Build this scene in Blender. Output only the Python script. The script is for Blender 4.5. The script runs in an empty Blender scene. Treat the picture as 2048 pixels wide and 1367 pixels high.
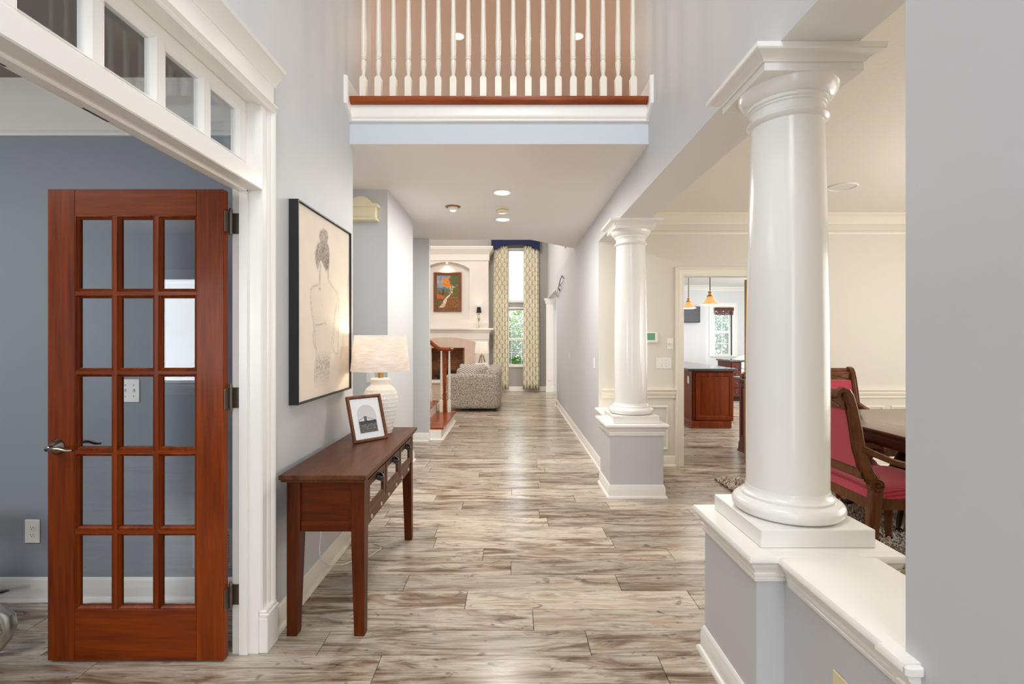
import bpy, bmesh, math, random
from mathutils import Vector, Matrix, noise
rnd = random.Random(7)
S = bpy.context.scene
COL = S.collection
PI = math.pi

def lin(c):
    return tuple((v/255/12.92 if v/255 <= .04045 else ((v/255+.055)/1.055)**2.4) for v in c)

# ------------------------------------------------------------------ camera
EYE = 1.40
cam_d = bpy.data.cameras.new('camera'); cam = bpy.data.objects.new('camera', cam_d); COL.objects.link(cam)
cam.location = (0, 0, EYE); cam.rotation_euler = (PI/2, 0, 0)
cam_d.sensor_width = 36; cam_d.lens = 1000*36/2048
cam_d.shift_x = 2/2048; cam_d.shift_y = -8.5/2048
cam_d.clip_start = .05; cam_d.clip_end = 200
S.camera = cam
# ------------------------------------------------------------------ sky, exposure
W = bpy.data.worlds.new('sky'); S.world = W; W.use_nodes = True
bg = W.node_tree.nodes['Background']; bg.inputs[0].default_value = (.86, .93, 1, 1); bg.inputs[1].default_value = 4.2
vs = S.view_settings; vs.view_transform = 'Standard'; vs.look = 'None'; vs.gamma = 1; vs.use_curve_mapping = False
vs.exposure = 0.22
S.cycles.max_bounces = 10; S.cycles.diffuse_bounces = 6; S.cycles.glossy_bounces = 5
S.cycles.transparent_max_bounces = 16; S.cycles.caustics_reflective = False; S.cycles.caustics_refractive = False
S.cycles.use_denoising = True; S.cycles.sample_clamp_indirect = 6

def area(name, loc, rot, sx, sy, watt, col=(1, 1, 1)):
    d = bpy.data.lights.new(name, 'AREA'); d.shape = 'RECTANGLE'; d.size = sx; d.size_y = sy; d.energy = watt; d.color = col
    o = bpy.data.objects.new(name, d); COL.objects.link(o); o.location = loc; o.rotation_euler = rot
    return o
FWD = (PI/2, 0, 0)            # shines towards +Y
DOWN = (0, 0, 0)
WEST = (PI/2, 0, PI/2)        # shines towards -X
EAST = (PI/2, 0, -PI/2)
SOUTH = (PI/2, 0, PI)
# daylight through the entry windows behind the camera, the windows outside the frame, room lights, and added fills that mimic unseen lamps
area('entry_window_daylight', (.42, -2.12, 1.5), FWD, .9, 2.4, 26, (.93, .96, 1))
area('entry_upper_window_daylight', (.2, -2.12, 4.2), FWD, 1.4, 2.0, 48, (.92, .95, 1))
area('entry_ceiling_fill', (-.08, .9, 5.3), DOWN, 1.2, 1.2, 42, (1, .97, .93))  # added fill high in the entry, mimics an unseen lamp
area('landing_light', (-.1, 6.4, 5.42), DOWN, 3.5, 2.0, 22, (1, .88, .76))
for x in (-3.0, 2.8): area('landing_fill', (x, 6.2, 4.3), (PI, 0, 0), .4, .4, 13, (1, .93, .86))  # unseen uplights added behind the walls to brighten the landing ceiling
area('hall_bounce_fill', (-.08, 5.0, 2.70), DOWN, .5, 1.8, 30, (1, .96, .91))  # extra fill added beside the downlights, bounces off the floor
area('dining_window_daylight', (5.4, 3.0, 1.5), WEST, 3.0, 1.8, 46, (1, .985, .96))
def point(name, loc, watt, col, r):
    d = bpy.data.lights.new(name, 'POINT'); d.energy = watt; d.color = col; d.shadow_soft_size = r
    o = bpy.data.objects.new(name, d); COL.objects.link(o); o.location = loc
point('dining_fill', (3.7, 3.0, 1.55), 36, (1, .97, .93), .25)  # unseen fill added to lift the dining ceiling, no fixture hangs there
area('kitchen_window_daylight', (7.4, 9.0, 1.6), WEST, 5, 1.8, 130, (.95, .98, 1))
area('kitchen_ceiling_light', (3.9, 9.2, 2.7), DOWN, 3, 4, 60, (1, .96, .9))
area('living_window_daylight', (-4.85, 10.0, 2.4), EAST, 4, 3.6, 70, (.97, .98, 1))
area('living_ceiling_fill', (-1.9, 10.2, 5.4), DOWN, 3.5, 4, 45, (1, .98, .95))  # added fill, mimics unseen lamps above the living room
area('living_forward_fill', (-.6, 8.6, 4.7), (math.radians(68), 0, 0), 1.0, 1.0, 60, (1, .98, .95))  # added fill without a fixture, brightens curtains and back wall
area('office_window_daylight', (-3.9, -2.1, 1.5), FWD, 1.3, 1.3, 46, (.95, .97, 1))
area('office_ceiling_fill', (-3.2, .8, 2.7), DOWN, 1.2, 1.2, 34, (1, .97, .93))  # added fill, stands in for an unseen office lamp
area('side_passage_fill', (-2.2, 4.0, 2.7), DOWN, .6, .6, 6, (1, .96, .9))  # small added fill, the passage has no lamp built
area('stair_nook_fill', (-2.2, 6.2, 2.7), DOWN, .5, .5, 4, (1, .96, .9))  # small fill added for the nook, without a lamp

# ------------------------------------------------------------------ material helpers
MATS = {}
def nodes_of(name):
    m = bpy.data.materials.new(name); m.use_nodes = True
    nt = m.node_tree; b = nt.nodes['Principled BSDF']
    MATS[name] = m
    return m, nt, nt.nodes, nt.links, b
def plain(name, rgb, rough=.5, metal=0, bump=0, bscale=200, coat=0, var=0.0, spec=.5):
    if name in MATS: return MATS[name]
    m, nt, N, L, b = nodes_of(name)
    c = lin(rgb)
    b.inputs['Base Color'].default_value = (*c, 1); b.inputs['Roughness'].default_value = rough
    b.inputs['Metallic'].default_value = metal; b.inputs['Coat Weight'].default_value = coat
    b.inputs['Specular IOR Level'].default_value = spec
    tc = N.new('ShaderNodeTexCoord')
    nz = N.new('ShaderNodeTexNoise'); nz.inputs['Scale'].default_value = bscale; nz.inputs['Detail'].default_value = 3
    L.new(tc.outputs['Object'], nz.inputs['Vector'])
    if bump:
        bp = N.new('ShaderNodeBump'); bp.inputs['Strength'].default_value = bump; bp.inputs['Distance'].default_value = .004
        L.new(nz.outputs['Fac'], bp.inputs['Height']); L.new(bp.outputs['Normal'], b.inputs['Normal'])
    if var:
        mx = N.new('ShaderNodeMixRGB'); mx.inputs[1].default_value = (*[v*(1-var) for v in c], 1); mx.inputs[2].default_value = (*[min(1, v*(1+var)) for v in c], 1)
        L.new(nz.outputs['Fac'], mx.inputs[0]); L.new(mx.outputs[0], b.inputs['Base Color'])
    return m
def glow(name, rgb, strength):
    m, nt, N, L, b = nodes_of(name)
    b.inputs['Base Color'].default_value = (*lin(rgb), 1)
    b.inputs['Emission Color'].default_value = (*lin(rgb), 1); b.inputs['Emission Strength'].default_value = strength
    return m
def wood(name, dark, light, axis=2, rough=.35, coat=0, scale=9, stretch=14, contrast=1.0, bump=.03):
    """grain runs along AXIS of the object's own coordinates"""
    m, nt, N, L, b = nodes_of(name)
    tc = N.new('ShaderNodeTexCoord'); oi = N.new('ShaderNodeObjectInfo')
    mp = N.new('ShaderNodeMapping'); sc = [scale*1.0]*3; sc[axis] = scale/stretch
    mp.inputs['Scale'].default_value = sc
    add = N.new('ShaderNodeVectorMath'); add.operation = 'MULTIPLY_ADD'
    add.inputs[1].default_value = (37, 53, 71)
    L.new(oi.outputs['Random'], add.inputs[0]); L.new(tc.outputs['Object'], mp.inputs['Vector']); L.new(mp.outputs['Vector'], add.inputs[2])
    n1 = N.new('ShaderNodeTexNoise'); n1.inputs['Scale'].default_value = 1.2; n1.inputs['Detail'].default_value = 6; n1.inputs['Roughness'].default_value = .6; n1.inputs['Distortion'].default_value = .6
    n2 = N.new('ShaderNodeTexNoise'); n2.inputs['Scale'].default_value = 9; n2.inputs['Detail'].default_value = 4
    L.new(add.outputs[0], n1.inputs['Vector']); L.new(add.outputs[0], n2.inputs['Vector'])
    mx = N.new('ShaderNodeMath'); mx.operation = 'MULTIPLY_ADD'; mx.inputs[1].default_value = .35; L.new(n2.outputs['Fac'], mx.inputs[0])
    mm = N.new('ShaderNodeMath'); mm.operation = 'MULTIPLY'; mm.inputs[1].default_value = .65; L.new(n1.outputs['Fac'], mm.inputs[0]); L.new(mm.outputs[0], mx.inputs[2])
    cr = N.new('ShaderNodeValToRGB'); e = cr.color_ramp.elements
    e[0].position = .5-.18/contrast; e[0].color = (*lin(dark), 1); e[1].position = .5+.18/contrast; e[1].color = (*lin(light), 1)
    L.new(mx.outputs[0], cr.inputs[0]); L.new(cr.outputs[0], b.inputs['Base Color'])
    b.inputs['Roughness'].default_value = rough; b.inputs['Coat Weight'].default_value = coat*.4; b.inputs['Coat Roughness'].default_value = .12; b.inputs['Specular IOR Level'].default_value = .16
    if bump:
        bp = N.new('ShaderNodeBump'); bp.inputs['Strength'].default_value = bump; bp.inputs['Distance'].default_value = .003
        L.new(mx.outputs[0], bp.inputs['Height']); L.new(bp.outputs['Normal'], b.inputs['Normal'])
    return m
def vcol(name, rough=.6, coat=0):
    m, nt, N, L, b = nodes_of(name)
    a = N.new('ShaderNodeVertexColor'); a.layer_name = 'print'
    L.new(a.outputs[0], b.inputs['Base Color']); b.inputs['Roughness'].default_value = rough; b.inputs['Coat Weight'].default_value = coat
    return m
def pane_glass(name, tint=(.96, .98, .98), refl=1.0):
    m = bpy.data.materials.new(name); m.use_nodes = True; MATS[name] = m
    nt = m.node_tree; N = nt.nodes; L = nt.links; N.clear()
    out = N.new('ShaderNodeOutputMaterial'); tr = N.new('ShaderNodeBsdfTransparent'); tr.inputs[0].default_value = (*tint, 1)
    gl = N.new('ShaderNodeBsdfGlossy'); gl.inputs['Roughness'].default_value = .01
    fr = N.new('ShaderNodeLayerWeight'); pw = N.new('ShaderNodeMath'); pw.operation = 'POWER'; pw.inputs[1].default_value = 5
    L.new(fr.outputs['Facing'], pw.inputs[0])
    mu = N.new('ShaderNodeMath'); mu.operation = 'MULTIPLY_ADD'; mu.inputs[1].default_value = .9; mu.inputs[2].default_value = .04*refl; mu.use_clamp = True
    L.new(pw.outputs[0], mu.inputs[0])
    mx = N.new('ShaderNodeMixShader'); L.new(mu.outputs[0], mx.inputs[0]); L.new(tr.outputs[0], mx.inputs[1]); L.new(gl.outputs[0], mx.inputs[2]); L.new(mx.outputs[0], out.inputs[0])
    return m

# paints
M_HALL = plain('hall_paint', (204, 206, 209), .55, bump=.05, bscale=350)
M_FASCIA = plain('fascia_paint', (206, 214, 220), .6)
M_CREAM = plain('dining_paint', (224, 220, 210), .6, bump=.05, bscale=350)
M_OFFICE = plain('office_paint', (140, 147, 158), .6, bump=.05, bscale=350)
M_LIVING = plain('living_paint', (176, 173, 168), .6)
M_KITCHEN = plain('kitchen_paint', (222, 223, 224), .6)
M_CEIL = plain('hall_ceiling_paint', (243, 240, 238), .75)
M_KNOCK = plain('knockdown_ceiling_paint', (236, 231, 222), .8, bump=.5, bscale=45)
M_WARMLIT = plain('landing_warmlit_paint', (216, 196, 181), .75)  # warm lamplight on the landing, painted into ceiling and wall colour
M_TRIM = plain('white_trim_paint', (243, 241, 236), .28)
M_TRIMC = plain('cream_trim_paint', (240, 234, 220), .3)
M_COLUMN = plain('column_gloss_paint', (240, 239, 235), .22, coat=.15)
M_DARK = plain('dark_gap', (40, 34, 30), .8)
M_PLASTIC = plain('white_plastic', (240, 240, 238), .35)
M_ALMOND = plain('almond_plastic', (236, 222, 178), .35)
M_BLACK = plain('black_metal', (22, 21, 22), .4)
M_BRONZE = plain('dark_bronze', (112, 102, 92), .4, metal=.8)
M_NICKEL = plain('antique_nickel', (150, 142, 130), .25, metal=1)
M_PEWTER = plain('brushed_pewter', (196, 192, 182), .33, metal=.85)
M_BRASS = plain('brass', (176, 136, 88), .32, metal=1)
# door wood and furniture wood: vertical and lengthwise grain
W_DOORV = wood('cherry_vertical', (80, 23, 0), (142, 60, 2), 2, .36, .1, 10, 16)
W_DOORH = wood('cherry_crosswise', (80, 23, 0), (142, 60, 2), 0, .36, .1, 10, 16)
W_TABZ = wood('console_wood_upright', (52, 18, 3), (104, 46, 14), 2, .38, .1, 10, 12)
W_TABY = wood('console_wood_lengthwise', (58, 32, 18), (108, 64, 38), 1, .4, .1, 9, 12)
W_TABX = wood('console_wood_crosswise', (56, 20, 3), (110, 48, 14), 0, .38, .1, 9, 12)
W_STAIR = wood('stair_oak', (120, 52, 22), (172, 88, 44), 0, .25, .3, 9, 12)
W_CHAIR = wood('carved_walnut', (70, 38, 18), (130, 80, 44), 2, .28, .3, 14, 6)
W_DTABLE = wood('dining_table_top', (120, 100, 82), (150, 130, 110), 1, .25, .4, 8, 14)
W_DTRIM = wood('dining_table_apron', (46, 26, 16), (84, 52, 34), 1, .3, .3, 9, 12)
W_KIT = wood('kitchen_cherry', (92, 32, 4), (148, 64, 20), 2, .35, .15, 9, 14)
W_KITD = wood('kitchen_dark_cherry', (74, 24, 16), (112, 44, 28), 2, .35, .15, 9, 14)
W_FRAME = wood('picture_frame_walnut', (88, 54, 34), (138, 94, 64), 2, .45, 0, 22, 8)
W_TANDOOR = wood('tan_door_wood', (150, 112, 70), (182, 144, 98), 2, .4, 0, 9, 14)
G_DOOR = pane_glass('door_pane_glass', (.95, .97, .98), 1.1)
G_WIN = pane_glass('window_pane_glass', (.97, .99, .99), 1.0)

# ------------------------------------------------------------------ geometry helpers
def world_of(o):
    return (world_of(o.parent) @ o.matrix_basis) if o.parent else o.matrix_basis.copy()
class MB:
    def __init__(s): s.v = []; s.f = []; s.m = []; s.uv = None; s.cols = None
    def add(s, vs, fs, mi=0):
        n = len(s.v); s.v += [Vector(p) for p in vs]; s.f += [tuple(i+n for i in f) for f in fs]; s.m += [mi]*len(fs); return s
    def box(s, x0, x1, y0, y1, z0, z1, b=0, mi=0):
        if x0 > x1: x0, x1 = x1, x0
        if y0 > y1: y0, y1 = y1, y0
        if z0 > z1: z0, z1 = z1, z0
        if b <= 0:
            vs = [(x, y, z) for z in (z0, z1) for y in (y0, y1) for x in (x0, x1)]
            return s.add(vs, [(0, 2, 3, 1), (4, 5, 7, 6), (0, 1, 5, 4), (2, 6, 7, 3), (0, 4, 6, 2), (1, 3, 7, 5)], mi)
        b = min(b, (x1-x0)*.49, (y1-y0)*.49, (z1-z0)*.49)
        vs = []; idx = {}
        X = (x0, x1); Y = (y0, y1); Z = (z0, z1)
        for i in (0, 1):
            for j in (0, 1):
                for k in (0, 1):
                    sx, sy, sz = (1-2*i)*b, (1-2*j)*b, (1-2*k)*b
                    for a, p in enumerate(((X[i], Y[j]+sy, Z[k]+sz), (X[i]+sx, Y[j], Z[k]+sz), (X[i]+sx, Y[j]+sy, Z[k]))):
                        idx[i, j, k, a] = len(vs); vs.append(p)
        I = lambda *q: idx[q]
        fs = []
        for i in (0, 1): fs.append([I(i, 0, 0, 0), I(i, 1, 0, 0), I(i, 1, 1, 0), I(i, 0, 1, 0)])
        for j in (0, 1): fs.append([I(0, j, 0, 1), I(1, j, 0, 1), I(1, j, 1, 1), I(0, j, 1, 1)])
        for k in (0, 1): fs.append([I(0, 0, k, 2), I(1, 0, k, 2), I(1, 1, k, 2), I(0, 1, k, 2)])
        for j in (0, 1):
            for k in (0, 1): fs.append([I(0, j, k, 1), I(1, j, k, 1), I(1, j, k, 2), I(0, j, k, 2)])
        for i in (0, 1):
            for k in (0, 1): fs.append([I(i, 0, k, 0), I(i, 1, k, 0), I(i, 1, k, 2), I(i, 0, k, 2)])
        for i in (0, 1):
            for j in (0, 1): fs.append([I(i, j, 0, 0), I(i, j, 1, 0), I(i, j, 1, 1), I(i, j, 0, 1)])
        for i in (0, 1):
            for j in (0, 1):
                for k in (0, 1): fs.append([I(i, j, k, 0), I(i, j, k, 1), I(i, j, k, 2)])
        c = Vector(((x0+x1)/2, (y0+y1)/2, (z0+z1)/2)); ff = []
        for f in fs:
            p = [Vector(vs[q]) for q in f]; n = (p[1]-p[0]).cross(p[2]-p[0])
            ff.append(tuple(f) if n.dot(sum(p, Vector())/len(p)-c) > 0 else tuple(reversed(f)))
        return s.add(vs, ff, mi)
    def loft(s, rings, caps=True, closed=True, mi=0):
        n = len(rings[0]); base = len(s.v)
        vs = [p for r in rings for p in r]; fs = []
        for a in range(len(rings)-1):
            for i in range(n if closed else n-1):
                j = (i+1) % n
                fs.append((a*n+i, a*n+j, (a+1)*n+j, (a+1)*n+i))
        if caps and closed:
            fs.append(tuple(reversed(range(n)))); fs.append(tuple((len(rings)-1)*n+i for i in range(n)))
        return s.add(vs, fs, mi)
    def lathe(s, prof, c=(0, 0, 0), n=24, axis='z', caps=True, mi=0):
        c = Vector(c); rings = []
        for r, h in prof:
            ring = []
            for i in range(n):
                a = 2*PI*i/n; u, w = r*math.cos(a), r*math.sin(a)
                ring.append(c+Vector({'z': (u, w, h), 'y': (w, h, u), 'x': (h, u, w)}[axis]))
            rings.append(ring)
        return s.loft(rings, caps, True, mi)
    def tube(s, pts, rad, n=8, caps=True, mi=0, flat=None):
        pts = [Vector(p) for p in pts]; rings = []; up = None
        for i, p in enumerate(pts):
            t = (pts[min(i+1, len(pts)-1)]-pts[max(i-1, 0)]).normalized()
            if up is None:
                up = Vector((0, 0, 1)) if abs(t.z) < .9 else Vector((0, 1, 0))
                if flat is not None: up = Vector(flat)
            side = t.cross(up).normalized(); up = side.cross(t).normalized()
            r = rad[i] if isinstance(rad, (list, tuple)) else rad
            ra, rb = r if isinstance(r, tuple) else (r, r)
            rings.append([p+side*ra*math.cos(2*PI*k/n)+up*rb*math.sin(2*PI*k/n) for k in range(n)])
        return s.loft(rings, caps, True, mi)
    def bar(s, pts, secs, mi=0, flat=None):
        """a square-section bar along PTS; secs: (half width across, half height) at each point"""
        pts = [Vector(p) for p in pts]; rings = []; up = None
        for i, p in enumerate(pts):
            t = (pts[min(i+1, len(pts)-1)]-pts[max(i-1, 0)]).normalized()
            if up is None: up = Vector(flat) if flat is not None else (Vector((0, 0, 1)) if abs(t.z) < .9 else Vector((0, 1, 0)))
            side = t.cross(up).normalized(); up = side.cross(t).normalized()
            a, b = secs[i] if isinstance(secs, list) else secs
            c = min(a, b)*.3
            rings.append([p+side*u+up*w for u, w in ((-a+c, -b), (a-c, -b), (a, -b+c), (a, b-c), (a-c, b), (-a+c, b), (-a, b-c), (-a, -b+c))])
        return s.loft(rings, True, True, mi)
    def sweep(s, path, prof, fn=None, closed=False, mi=0):
        """mitred sweep in a plane: path of (u,v); profile of (offset to the left of the path, height); fn(u,v,h) -> point"""
        fn = fn or (lambda u, v, h: (u, v, h))
        P = [Vector(p) for p in path]; n = len(P); rings = []
        for i in range(n):
            d0 = (P[i]-P[i-1]).normalized() if (closed or i > 0) else None
            d1 = (P[(i+1) % n]-P[i]).normalized() if (closed or i < n-1) else None
            d0 = d0 or d1; d1 = d1 or d0
            n0 = Vector((-d0.y, d0.x)); n1 = Vector((-d1.y, d1.x)); m = (n0+n1)
            m = m/(m.length_squared/2) if m.length > 1e-6 else n0
            rings.append([Vector(fn(*(P[i]+m*o), h)) for o, h in prof])
        if closed: rings.append([p.copy() for p in rings[0]])
        return s.loft(rings, not closed, True, mi)
    def prism(s, poly, h0, h1, fn=None, mi=0):
        fn = fn or (lambda u, v, h: (u, v, h))
        return s.loft([[Vector(fn(u, v, h0)) for u, v in poly], [Vector(fn(u, v, h1)) for u, v in poly]], True, True, mi)
    def build(s, name, mats, parent=None, smooth=35, world=True, org=None):
        """link as ONE object; coordinates are world ones unless world=False (then they are the parent's own)"""
        if not isinstance(mats, (list, tuple)): mats = [mats]
        pw = world_of(parent) if (parent is not None) else Matrix.Identity(4)
        if isinstance(world, bpy.types.Object):          # coordinates are those of this ancestor
            q = pw.inverted() @ world_of(world); vs = [q @ v for v in s.v]
        else: vs = [pw.inverted() @ v for v in s.v] if (parent is not None and world) else list(s.v)
        if org is None: org = sum(vs, Vector())/max(1, len(vs)) if parent is not None else Vector()
        org = Vector(org)
        me = bpy.data.meshes.new(name); me.from_pydata([v-org for v in vs], [], s.f)
        for m in mats: me.materials.append(m)
        if len(mats) > 1: me.polygons.foreach_set('material_index', s.m)
        if s.uv:
            l = me.uv_layers.new(name='UVMap'); l.data.foreach_set('uv', [c for p in me.loops for c in s.uv[p.vertex_index]])
        if s.cols:
            a = me.color_attributes.new('print', 'FLOAT_COLOR', 'POINT'); a.data.foreach_set('color', [c for q in s.cols for c in (*q, 1)])
        bm = bmesh.new(); bm.from_mesh(me); bmesh.ops.recalc_face_normals(bm, faces=bm.faces); bm.to_mesh(me); bm.free()
        if smooth:
            me.polygons.foreach_set('use_smooth', [True]*len(me.polygons)); me.set_sharp_from_angle(angle=math.radians(smooth))
        me.update()
        o = bpy.data.objects.new(name, me); COL.objects.link(o); o.location = org
        if parent is not None: o.parent = parent
        return o
def sheet(nu, nv, fn, uvs=(1, 1), colfn=None):
    """open grid surface: fn(u,v) -> point, u,v in 0..1"""
    b = MB(); vs = []; fs = []; uv = []; cs = []
    for j in range(nv+1):
        for i in range(nu+1):
            u, v = i/nu, j/nv; vs.append(fn(u, v)); uv.append((u*uvs[0], v*uvs[1]))
            if colfn: cs.append(lin(colfn(u, v)))
    for j in range(nv):
        for i in range(nu):
            a = j*(nu+1)+i; fs.append((a, a+1, a+nu+2, a+nu+1))
    b.add(vs, fs); b.uv = uv; b.cols = cs if colfn else None
    return b
def thing(name, label, cat, loc=(0, 0, 0), rz=0, group=None, kind=None):
    o = bpy.data.objects.new(name, None); COL.objects.link(o); o.location = loc; o.rotation_euler = (0, 0, rz)
    o.empty_display_size = .05
    return tag(o, label, cat, group, kind)
def tag(o, label=None, cat=None, group=None, kind=None):
    if label: o['label'] = label
    if cat: o['category'] = cat
    if group: o['group'] = group
    if kind: o['kind'] = kind
    return o
def struct(b, name, mats, label=None, **k):
    o = b.build(name, mats, **k); o['kind'] = 'structure'
    if label: o['label'] = label
    return o
def sgroup(name, label, loc=(0, 0, 0)):
    o = bpy.data.objects.new(name, None); COL.objects.link(o); o.location = loc; o['kind'] = 'structure'; o['label'] = label
    return o
def kids(o): return [c for c in bpy.data.objects if c.parent == o]
def copy_thing(o, loc, rz=None, label=None):
    r = o.copy(); COL.objects.link(r); r.location = loc
    if rz is not None: r.rotation_euler = (0, 0, rz)
    if label: r['label'] = label
    for ch in list(o.children):
        c = ch.copy(); COL.objects.link(c); c.parent = r
        for g in list(ch.children):
            d = g.copy(); COL.objects.link(d); d.parent = c
    return r
# ================================================================== THE HOUSE
XL, XR, H, TOP = -1.12, .955, 2.745, 5.5
BASE = [(0, 0), (.03, 0), (.03, .010), (.024, .019), (.015, .022), (.015, .082), (.012, .088), (.012, .098), (.006, .112), (.003, .116), (0, .116)]
CROWN = [(0, -.11), (.012, -.11), (.012, -.095), (.02, -.085), (.05, -.045), (.075, -.02), (.085, -.018), (.085, 0), (0, 0)]

def wall(name, label, x0, x1, y0, y1, z0, z1, default, **sides):
    """a wall block whose faces can carry different paint: west, east, south, north, under, over"""
    b = MB(); b.box(x0, x1, y0, y1, z0, z1)
    order = ['under', 'over', 'south', 'north', 'west', 'east']
    mats = [default]
    for i, s in enumerate(order):
        m = sides.get(s, default)
        if m not in mats: mats.append(m)
        b.m[i] = mats.index(m)
    return struct(b, name, mats, label, smooth=0)

# --- left side of the hall, and the office behind it
wall('wall_left_entry', 'grey hall wall before the office doorway', -1.235, XL, -2.2, .62, 0, TOP, M_HALL, west=M_OFFICE)
wall('wall_left_over_door', 'grey hall wall above the transom window', -1.235, XL, .62, 2.237, 2.45, TOP, M_HALL, west=M_OFFICE)
wall('wall_left', 'pale grey hall wall behind the console table', -1.235, XL, 2.237, 3.54, 0, TOP, M_HALL, west=M_OFFICE)
wall('wall_left_landing', 'upstairs end of the grey wall beside the balcony', -1.235, XL, 3.54, 4.0, 3.05, TOP, M_HALL)
wall('wall_left_passage_near', 'near wall of the side passage', -3.3, -1.235, 3.44, 3.54, 0, H, M_HALL)
wall('wall_left_passage', 'grey wall that carries the cream chime box', -3.3, XL, 4.54, 4.66, 0, H, M_HALL)
wall('wall_left_passage_end', 'end wall of the side passage', -3.4, -3.3, 3.44, 6.76, 0, H, M_HALL)
wall('wall_left_middle', 'pale wall between side passage and stair nook', -1.235, XL, 4.66, 5.71, 0, H, M_HALL)
wall('wall_left_nook', 'near wall of the stair nook', -3.3, -1.235, 5.6, 5.71, 0, H, M_HALL)
wall('wall_left_stair', 'narrow grey wall end beside the stair', -5.0, -1.108, 6.76, 6.85, 0, H, M_HALL, east=M_TRIM)
wall('wall_office_back', 'slate blue back wall of the office', -5.0, -1.235, 2.675, 2.79, 0, H, M_OFFICE)
wall('wall_office_left', 'far side wall of the office', -5.1, -5.0, -2.2, 2.79, 0, H, M_OFFICE)
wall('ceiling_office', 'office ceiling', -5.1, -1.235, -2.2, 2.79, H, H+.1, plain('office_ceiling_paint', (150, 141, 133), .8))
# office front wall with a window
wall('wall_office_front', 'office front wall under its window', -5.0, -1.235, -2.3, -2.2, 0, .75, M_OFFICE)
wall('wall_office_front_top', 'office front wall above its window', -5.0, -1.235, -2.3, -2.2, 2.2, H, M_OFFICE)
wall('wall_office_front_west', 'office front wall beside its window', -5.0, -4.6, -2.3, -2.2, .75, 2.2, M_OFFICE)
wall('wall_office_front_east', 'office front wall between window and hall', -3.2, -1.235, -2.3, -2.2, .75, 2.2, M_OFFICE)
# --- front wall of the entry, behind the camera
wall('wall_front', 'entry wall behind the viewer', -1.235, 1.235, -2.3, -2.2, 0, TOP, M_HALL)
# --- right side of the hall and the dining room
wall('wall_right_entry', 'grey wall end at the near end of the half wall', XR, 1.235, -2.2, 1.21, 0, TOP, M_HALL, east=M_CREAM)
wall('wall_right_upper', 'pale grey upper wall over the columns', XR, 1.235, 1.21, 4.0, 2.745, TOP, M_HALL)
wall('wall_right_beam', 'beam carried by the two columns', XR, 1.235, 1.21, 5.45, 2.45, 2.745, M_HALL, east=M_CREAM, under=plain('beam_soffit_lit_paint', (230, 230, 228), .6))  # underside colour lightened in place of light from below
wall('wall_right', 'long grey hall wall beyond the far column', XR, 1.07, 5.45, 10.42, 0, H, M_HALL, south=M_CREAM, east=M_KITCHEN)
wall('wall_right_living', 'upper side wall of the living room', XR, 1.07, 7.54, 13.2, H, 3.95, plain('living_side_paint', (214, 215, 214), .6))
wall('wall_right_lintel', 'wall over the living room side opening', XR, 1.07, 10.42, 13.2, 2.42, H, plain('living_side_paint', (214, 215, 214), .6))
wall('wall_right_living_end', 'end of the living room side wall', XR, 1.07, 12.98, 13.2, 0, 2.42, M_LIVING)
# dining room shell
wall('wall_dining_back', 'cream dining wall beside the kitchen doorway', 1.07, 1.88, 5.45, 5.57, 0, H, M_CREAM, north=M_KITCHEN)
wall('wall_dining_back_top', 'cream dining wall above the kitchen doorway', 1.88, 2.72, 5.45, 5.57, 2.077, H, M_CREAM, north=M_KITCHEN)
wall('wall_dining_back_far', 'cream dining wall behind the dining table', 2.72, 5.6, 5.45, 5.57, 0, H, M_CREAM, north=M_KITCHEN)
wall('wall_dining_right', 'dining room side wall', 5.5, 5.6, .3, 5.45, 0, H, M_CREAM)
wall('wall_dining_front', 'dining room front wall', 1.235, 5.6, .3, .4, 0, H, M_CREAM)
wall('ceiling_dining', 'textured cream dining room ceiling', 1.235, 5.6, .3, 5.57, H, H+.1, M_KNOCK)
# kitchen shell
wall('wall_kitchen_tv', 'pale kitchen wall that carries the television', 1.07, 5.02, 12.9, 13.0, 0, H, M_KITCHEN)
wall('wall_kitchen_right', 'kitchen side wall', 7.6, 7.7, 5.57, 13.4, 0, H, M_KITCHEN)
wall('ceiling_kitchen', 'white kitchen ceiling', 1.07, 7.7, 5.57, 13.45, H, H+.1, plain('kitchen_ceiling_paint', (238, 238, 236), .8))
KW = (5.40, 5.88, .93, 2.20)   # kitchen window hole
wall('wall_kitchen_back', 'kitchen wall under its window', 5.02, 7.6, 13.3, 13.42, 0, KW[2], M_KITCHEN)
wall('wall_kitchen_back_top', 'kitchen wall above its window', 5.02, 7.6, 13.3, 13.42, KW[3], H, M_KITCHEN)
wall('wall_kitchen_back_west', 'kitchen wall beside its window', 5.02, KW[0], 13.3, 13.42, KW[2], KW[3], M_KITCHEN)
wall('wall_kitchen_back_east', 'kitchen wall past its window', KW[1], 7.6, 13.3, 13.42, KW[2], KW[3], M_KITCHEN)
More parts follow.
